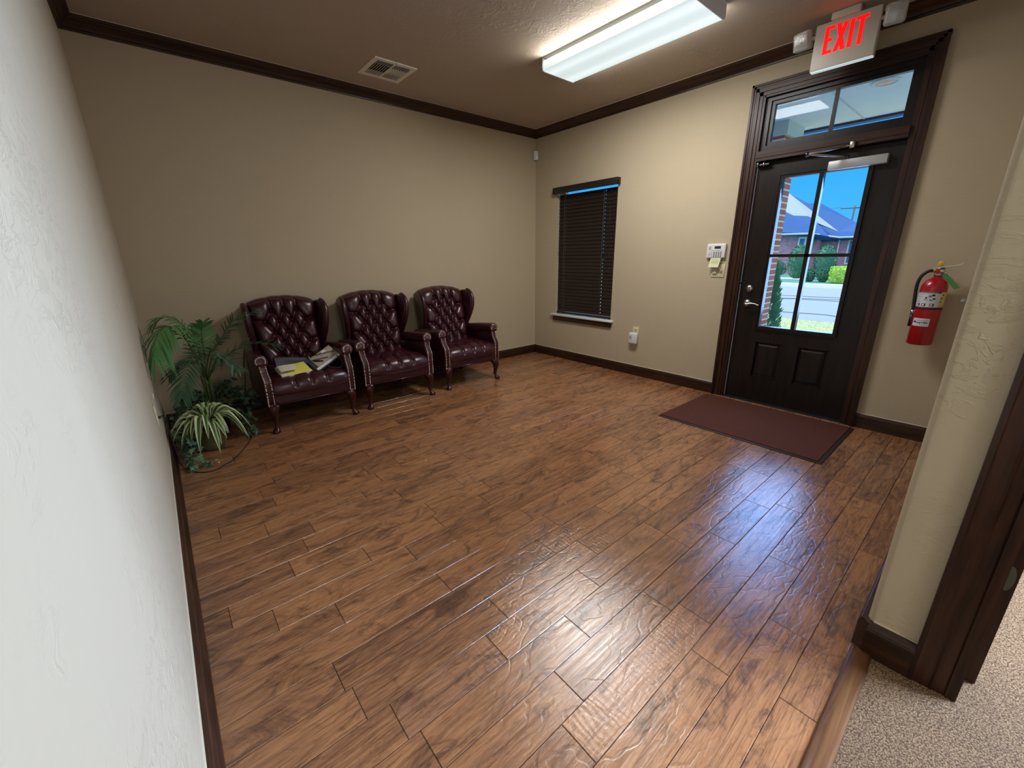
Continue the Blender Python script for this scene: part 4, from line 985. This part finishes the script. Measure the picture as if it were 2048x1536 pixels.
b = MB(); b.tube(bez([(EC[0], EC[1] + .020, zt + .030), (EC[0] - .005, EC[1] + .045, zt + .031), (EC[0] - .008, EC[1] + .075, zt - .002), (EC[0] - .008, EC[1] + .085, zt - .06), (EC[0] - .006, EC[1] + .078, zt - .16), (EC[0] - .004, EC[1] + .070, zt - .24)], 30), .010, 'black_rubber', 10)
b.tube([(EC[0], EC[1] + .016, zt + .030), (EC[0] - .002, EC[1] + .040, zt + .031)], .0085, 'steel', 10); EX(b, 'hose')
b = MB(); b.tube([(EC[0] - .004, EC[1] + .072, zt - .225), (EC[0] - .003, EC[1] + .069, zt - .255)], .012, 'steel', 12); b.tube([(EC[0] - .003, EC[1] + .070, zt - .25), (EC[0], EC[1] + .066, zt - .335)], [.011, .0145], 'black_gloss', 12); EX(b, 'nozzle')
b = MB(); b.add([(EC[0] - .014, EC[1] - .014, zt + .012), (EC[0] - .014, EC[1] - .040, zt + .018), (EC[0] - .030, EC[1] - .118, zt - .068), (EC[0] - .030, EC[1] - .094, zt - .080)], [(0, 1, 2, 3)], 'tag_green')
b.add([(x - .001, y, z) for x, y, z in b.v], [(3, 2, 1, 0)], 'tag_green'); EX(b, 'inspection_tag')['label'] = 'green paper inspection tag'
b = MB(); b.rbox(EC[0] - .010, EC[0] - .007, EC[1] - .012, EC[1] + .014, zt + .060, zt + .092, .001, 'tag_yellow', Matrix.Translation((EC[0], EC[1], zt + .07)) @ Rx(radians(20)) @ Matrix.Translation((-EC[0], -EC[1], -zt - .07)), seg=1); EX(b, 'pull_pin_tag')
b = MB(); b.rbox(-.004, -.0005, EC[1] - .015, EC[1] + .015, zt - .10, zt + .05, .001, 'dark_steel', seg=1); b.box(-.10, -.003, EC[1] - .006, EC[1] + .006, zt + .014, zt + .018, 'dark_steel'); EX(b, 'wall_bracket')

# ================================================================ CEILING THINGS
LX, LY0, LY1 = -1.157, -2.738, -1.486
cl = empty('ceiling_light', (LX, (LY0 + LY1) / 2, H), label='long fluorescent wraparound light on the ceiling', cat='ceiling light'); LC = (LX, (LY0 + LY1) / 2, H)
b = MB(); b.box(LX - .135, LX + .135, LY0 + .02, LY1 - .02, H - .030, H - .0005, 'white_metal'); OL(b, 'housing', cl, LC)
b = MB(); pr = [(-.183, -.022), (-.187, -.060), (-.183, -.082), (-.172, -.090), (.172, -.090), (.183, -.082), (.187, -.060), (.183, -.022), (.174, -.022), (.178, -.060), (.170, -.083), (-.170, -.083), (-.178, -.060), (-.174, -.022)]
b.prism([(u, v) for u, v in pr], -.619, .619, lambda u, v, t: (u, t, v), 'diffuser'); b.build('diffuser', cl)
b = MB(); e_ = [(-.188, -.006), (-.190, -.062), (-.184, -.088), (-.172, -.093), (.172, -.093), (.184, -.088), (.190, -.062), (.188, -.006)]
b.prism(e_, -.626, -.619, lambda u, v, t: (u, t, v), 'white_metal'); b.build('end_cap', cl)
b = MB(); b.prism(e_, .619, .626, lambda u, v, t: (u, t, v), 'white_metal'); b.build('end_cap', cl)
# vent
VC = (-2.196, -.52, H)
ve = empty('ceiling_vent', VC, label='beige four way air vent on the ceiling', cat='air vent')
vx, vy = .180, .182
b = MB(); hx, hy = vx - .035, vy - .035
for (x0, x1, y0, y1) in ((-vx, -hx, -vy, vy), (hx, vx, -vy, vy), (-hx, hx, -vy, -hy), (-hx, hx, hy, vy), (-.006, .006, -hy, hy)): b.box(x0, x1, y0, y1, -.008, -.0005, 'vent_metal')
b.build('frame', ve)
b = MB(); b.box(-hx, hx, -hy, hy, -.0012, -.0004, 'black_void'); b.build('duct_opening', ve)
b = MB()
def louv(ax, c, a0, a1, ang):
    wv = .010; M = Matrix.Translation((c, 0, -.006) if ax == 'x' else (0, c, -.006)) @ (Matrix.Rotation(ang, 4, 'Y') if ax == 'x' else Matrix.Rotation(-ang, 4, 'X'))
    if ax == 'x': b.box(-wv, wv, a0, a1, -.0006, .0006, 'vent_metal', M)
    else: b.box(a0, a1, -wv, wv, -.0006, .0006, 'vent_metal', M)
for i in range(7): louv('x', -hx + .014 + i * .0205, -.070, .045, radians(-34))
for i in range(7): louv('x', hx - .014 - i * .0205, -.070, .045, radians(58))
for i in range(4): louv('y', -.084 - i * .0175, -hx, -.006, radians(-24)); louv('y', -.084 - i * .0175, .006, hx, radians(-24))
for i in range(5): louv('y', .062 + i * .019, -hx, hx, radians(-14))
b.build('louvers', ve)
b = MB(); b.box(-.003, .003, -vy - .012, -vy + .02, -.016, -.006, 'white_plastic'); b.build('damper_lever', ve)

# exit sign
XC = (-.28, -3.21, H)
es = empty('exit_sign', XC, label='EXIT sign with red letters hanging from the ceiling before the entry door', cat='exit sign')
sy_0, sy_1, sz_0, sz_1 = -3.041, -3.385, 2.500, 2.770
b = MB(); b.rbox(-.300, -.252, sy_0, sy_1, sz_0 + .004, sz_1, .007, 'sign_plastic', seg=2); OL(b, 'housing', es, XC)
b = MB(); b.rbox(-.296, -.256, sy_0 - .004, sy_1 + .004, sz_0, sz_0 + .010, .003, 'glow_strip', seg=1); OL(b, 'bottom_strip', es, XC)  # strip along the sign's bottom, given a faint glow
b = MB(); b.rbox(-.318, -.236, -3.122, -3.276, 2.768, H - .0005, .006, 'sign_plastic', seg=2); OL(b, 'canopy', es, XC)
def letter(ch, y0, y1, z0, z1):
    bb = MB(); s_ = .021; wd = abs(y1 - y0)
    Bx = lambda u0, u1, v0, v1: bb.box(-.3022, -.2995, y0 - u0 * wd, y0 - u1 * wd, z0 + v0 * (z1 - z0), z0 + v1 * (z1 - z0), 'letter_red')
    t = s_ / wd; th = s_ * .85 / (z1 - z0)
    if ch == 'E': Bx(0, t, 0, 1); Bx(t, 1, 0, th); Bx(t, 1, 1 - th, 1); Bx(t, .85, .5 - th / 2, .5 + th / 2)
    if ch == 'I': Bx(0, 1, 0, 1)
    if ch == 'T': Bx(0, 1, 1 - th, 1); Bx(.5 - t / 2, .5 + t / 2, 0, 1 - th)
    if ch == 'X':
        for a, c in ((0, 1), (1, 0)):
            k = t * .55; ya, yb = (k if a == 0 else 1 - k), (k if c == 0 else 1 - k)
            pl = [(ya - k, 0), (ya + k, 0), (yb + k, 1), (yb - k, 1)]
            bb.prism([(y0 - u * wd, z0 + v * (z1 - z0)) for u, v in pl], -.3022 - .0002 * a, -.2995, lambda u, v, tt: (tt, u, v), 'letter_red')
    o = OL(bb, 'letter', es, XC); o['label'] = 'glowing red letter ' + ch
for ch, a, c in (('E', -3.100, -3.150), ('X', -3.158, -3.222), ('I', -3.232, -3.254), ('T', -3.262, -3.326)): letter(ch, a, c, 2.588, 2.742)
for sg, yc, zc in ((1, -2.966, 2.712), (-1, -3.452, 2.700)):
    b = MB(); M = Matrix.Translation((-.285, yc, zc)) @ Rx(radians(0)) @ Matrix.Rotation(radians(-12 * sg), 4, 'Z') @ Matrix.Rotation(radians(-14), 4, 'Y')
    b.rbox(-.020, .045, -.052, .052, -.055, .055, .016, 'sign_plastic', M)
    b.tube([(-.275, yc - sg * .045, zc), (-.276, yc - sg * .085, zc)], .012, 'sign_plastic', 10)
    lh = OL(b, 'lamp_head', es, XC)
    b = MB(); b.rbox(-.030, -.018, -.047, .047, -.050, .050, .010, 'lamp_lens', M); b.build('lens', lh)
    b = MB(); b.rbox(-.0235, -.019, -.036, .036, -.040, .040, .004, 'lamp_reflector', M, seg=1); b.build('reflector', lh)

# crumbs on the floor
for i, (x, y) in enumerate([(-1.004, -2.311), (-1.733, -2.019), (-2.521, -2.918), (-3.968, -1.019), (-3.93, -1.04), (-2.86, -1.95)]):
    b = MB(); b.sphere((x, y, .003), .005, .004, .003, 'paper_white', 6, 4, .3); tag(b.build('paper_crumb'), 'tiny white scrap of paper lying on the plank floor', 'litter', 'white crumbs on the plank floor')

# ================================================================ OUTSIDE
b = MB(); b.box(T, 3.1, -6, 2, -.12, -.02, 'concrete'); struct(b.build('ground_porch'), 'concrete porch slab')
b = MB(); b.box(3.1, 7.3, -30, 30, -.3, -.15, 'dry_grass'); tag(b.build('grass_strip'), 'sunlit dry grass strip between porch and street', 'grass', kind='stuff')
b = MB(); b.box(7.3, 19.0, -60, 70, -.35, -.19, 'concrete'); struct(b.build('ground_street'), 'pale concrete street')
ck = MB()
for pts in ([(16.0, -6), (13.2, .2), (12.6, 3.2), (12.4, 8)], [(12.7, -4), (12.9, .4), (12.2, 1.2), (12.6, 6)], [(8.6, -3), (8.9, -.5), (8.5, 3)], [(15, -4), (14.1, .9), (14.4, 5)]):
    P = bez([(x, y, -.19) for x, y in pts], 24); P = [p + Vector((random.uniform(-.06, .06), 0, 0)) for p in P]; ck.tube(P, .022, 'crack', 4)
tag(ck.build('street_cracks'), 'dark joint and crack lines across the pale street', 'cracks', kind='stuff')
b = MB(); b.box(19.0, 19.5, -60, 70, -.35, -.02, 'curb_concrete'); struct(b.build('trim_8'), 'pale street curb')
b = MB(); b.box(19.5, 60, -60, 80, -.4, -.03, 'lawn'); struct(b.build('ground_lawn'), 'blue green shaded lawn across the street')
b = MB(); b.box(23.2, 24.6, 3.3, 20, -.03, -.012, 'curb_concrete'); struct(b.build('ground_walk'), 'pale front walk by the neighbouring house')
# porch ceiling, fascia, column, recessed light
pcz = empty('porch_roof', (1.6, -2.5, 2.9), label='pale stucco porch ceiling with dark fascia outside the transom', cat='porch roof'); PCc = (1.6, -2.5, 2.9)
b = MB(); b.box(T, 3.06, -6, 2, 2.9, 3.0, 'porch_stucco'); b.box(T, 3.06, -2.655, -2.64, 2.893, 2.9, 'house_trim'); OL(b, 'soffit', pcz, PCc)
b = MB(); b.box(3.06, 3.18, -6, 2, 2.872, 3.1, 'dark_paint'); OL(b, 'fascia', pcz, PCc)
rl = empty('recessed_light', (1.77, -3.05, 2.9), label='round recessed porch light seen through the right transom pane', cat='ceiling light')
b = MB(); b.lathe([(.085, -.001), (.085, -.010), (.115, -.010), (.118, -.001)], (0, 0, 0), 'white_metal', 28); b.build('trim_ring', rl)
b = MB(); b.lathe([(0, -.002), (.086, -.002), (.086, -.005), (.06, -.012), (0, -.016)], (0, 0, 0), 'recess_bulb', 24); b.build('bulb', rl)
pc = empty('porch_column', (2.62, -1.72, 0), label='pink brown brick porch column at the left of the door glass', cat='column')
b = MB(); b.box(-.25, .25, -.30, .30, -.12, 2.74, 'brick_column'); b.build('shaft', pc)
b = MB(); b.box(-.29, .29, -.34, .34, 2.74, 2.90, 'house_trim'); b.build('capital', pc)
# juniper beside the door
ju = empty('juniper_shrub', (3.3, -1.78, -.15), label='upright blue green juniper in front of the brick column', cat='shrub')
b = MB(); b.tube([(0, 0, 0), (0, 0, .9)], .03, 'palm_stem', 6); b.build('trunk', ju)
b = MB()
for i in range(2600):
    z = random.random() ** .8 * 1.25; r = (.30 * (1 - (z / 1.35)) ** .7 + .02) * (.55 + .45 * random.random()); a = random.uniform(0, 2 * pi)
    p = Vector((r * cos(a), r * sin(a), z + .08)); d = Vector((cos(a) * .6, sin(a) * .6, 1.1)) + Vector([random.uniform(-.3, .3) for _ in range(3)])
    rot_leaf(b, p, d, (-sin(a), cos(a), 0), random.uniform(.06, .11), .011, 'juniper_leaf', -.1, 2)
b.build('foliage', ju)
def bush(loc, rx, ry, rz, mat, label, name='round_shrub', grp=None, n=900, box=False):
    o = empty(name, loc, label=label, cat='shrub', group=grp); b = MB()
    b.sphere((0, 0, rz * .5), rx * .85, ry * .85, rz * .48, mat, 14, 10, .05) if not box else b.rbox(-rx * .9, rx * .9, -ry * .95, ry * .95, 0, rz * .94, .08, mat)
    for i in range(n):
        a = random.uniform(0, 2 * pi); h = math.acos(random.uniform(-1, 1))
        if box:
            p = Vector((random.uniform(-rx, rx), random.uniform(-ry, ry), random.uniform(.05, rz))); k = random.randint(0, 2)
            if k == 0: p.x = -rx
            elif k == 1: p.y = random.choice((-ry, ry))
            else: p.z = rz
        else: p = Vector((rx * sin(h) * cos(a), ry * sin(h) * sin(a), rz * .5 + rz * .5 * cos(h)))
        s = random.uniform(.04, .08) * max(1, rx)
        ivy_leaf(b, p, (random.uniform(-1, 1), random.uniform(-1, 1), random.uniform(-.3, 1)), (random.uniform(-1, 1), random.uniform(-1, 1), random.uniform(-1, 1)), s, mat)
    b.build('foliage', o); return o
bush((24, 3.75, -.03), .5, .50, 1.85, 'shrub_leaf', 'tall rounded shrub left of the door muntin by the neighbouring house')
bush((24, 2.50, -.03), .5, .50, 1.78, 'shrub_leaf', 'tall rounded shrub right of the door muntin by the neighbouring house')
bush((24.9, 5.35, -.03), .3, .8, 1.0, 'shrub_leaf', 'low spreading shrub behind the juniper by the house corner')
bush((25.2, 1.0, -.03), .3, .8, .95, 'shrub_leaf', 'wide low shrub under the far right house windows')
bush((21.2, 2.36, -.03), .3, .22, .62, 'shrub_leaf', 'small round low shrub nearest the muntin')
bush((21.2, 1.78, -.03), .3, .22, .60, 'shrub_leaf', 'small round low shrub beside the bright hedge')
bush((20.8, .50, -.03), .5, .85, .74, 'hedge_leaf', 'bright yellow green clipped hedge at the lower right pane', 'clipped_hedge', n=1200, box=True)
# neighbouring house
hs = empty('neighbour_house', (31, 4, 0), label='brick house with blue grey hip roofs across the street', cat='house'); HC = (31, 4, 0)
def HS(bb, nm): return OL(bb, nm, hs, HC)
b = MB(); b.box(30.2, 36, 4.95, 14, -.1, 2.62, 'brick_house'); HS(b, 'wall')
b = MB(); b.box(32.5, 40, -3, 4.95, -.1, 2.36, 'brick_house'); HS(b, 'wall')
def roofpoly(nm, pts, mat, dz=.25):
    bb = MB(); n = len(pts); vs = [Vector(p) for p in pts] + [Vector(p) + Vector((.6, 0, -dz)) for p in pts]
    bb.add(vs, [tuple(range(n)), tuple(range(2 * n - 1, n - 1, -1))] + [(i, (i + 1) % n, n + (i + 1) % n, n + i) for i in range(n)], mat); HS(bb, nm)
roofpoly('roof_gable', [(40, 11.6, 6.05), (40, 9.962, 6.377), (33, 4.251, 2.772), (34, 6.16, 3.6), (34, 9.3, 4.0), (38, 12.5, 5.2)], 'roof_sunlit')
roofpoly('roof_main', [(40, 9.962, 6.377), (39, 8.093, 5.327), (39, 7.247, 5.285), (36, 4.002, 3.461), (36, -3, 3.4), (32.0, -3, 2.32), (32, 3.9, 2.36), (33, 4.251, 2.772)], 'roof_shaded')
roofpoly('roof_valley', [(33.6, 6.4, 3.62), (33, 4.251, 2.772), (32, 3.9, 2.36), (31.5, 6.4, 2.36)], 'roof_shaded')
roofpoly('roof_front', [(34, 11, 5.2), (34, 8.882, 4.892), (34, 8.27, 4.517), (34, 7.497, 4.101), (34, 6.573, 3.997), (34, 6.161, 3.795), (30, 4.0, 2.36), (29.7, 4.9, 2.60), (29.7, 7.553, 2.80), (29.7, 14, 2.80), (33, 14, 4.9)], 'roof_shaded')
b = MB(); b.tube([(29.65, 14, 2.72), (29.65, 4.9, 2.58)], .07, 'house_trim', 6); b.tube([(29.65, 4.9, 2.56), (31.9, 3.9, 2.34), (31.9, -3, 2.30)], .06, 'house_trim', 6); HS(b, 'gutter')
b = MB(); b.tube([(30.1, 4.92, 2.5), (30.1, 4.92, -.1)], .05, 'house_trim', 6); HS(b, 'downspout')
b = MB(); b.tube([(32.4, 3.95, 2.3), (32.4, 3.95, -.1)], .05, 'house_trim', 6); HS(b, 'downspout')
for X, ya, yb, za, zb in ((30.2, 5.75, 5.28, .9, 2.42), (32.5, 3.45, 3.02, .6, 2.26), (32.5, 2.80, 2.45, .8, 2.2)):
    b = MB(); b.box(X - .05, X + .02, ya, yb, za, zb, 'house_trim'); f_ = HS(b, 'window_frame')
    b = MB(); b.box(X - .08, X - .04, ya - .1, yb + .1, za + .12, zb - .14, 'house_glass'); b.build('window_glass', f_)
b = MB(); b.tube([(34, 4.9, 3.0), (34, 4.9, 3.75)], .06, 'house_trim', 8) if 0 else b.tube([(37, 7.0, 4.3), (37, 7.0, 4.75)], .06, 'house_trim', 8); HS(b, 'roof_vent')
ut = empty('utility_pole', (60, 9.4, 0), label='utility crossarm and wires above the far right roof', cat='utility pole')
b = MB(); b.tube([(0, 0, 0), (0, 0, 6.6)], .10, 'crack', 6); b.build('pole', ut)
b = MB(); b.tube([(0, -1.3, 6.35), (0, 1.3, 6.4)], .07, 'crack', 5); b.build('crossarm', ut)
b = MB(); b.tube([(0, 1.2, 6.5), (0, 3.5, 6.45), (0, 8, 6.8)], .02, 'crack', 4); b.tube([(0, -1.2, 6.5), (0, -8, 6.6)], .02, 'crack', 4); b.build('wire', ut)
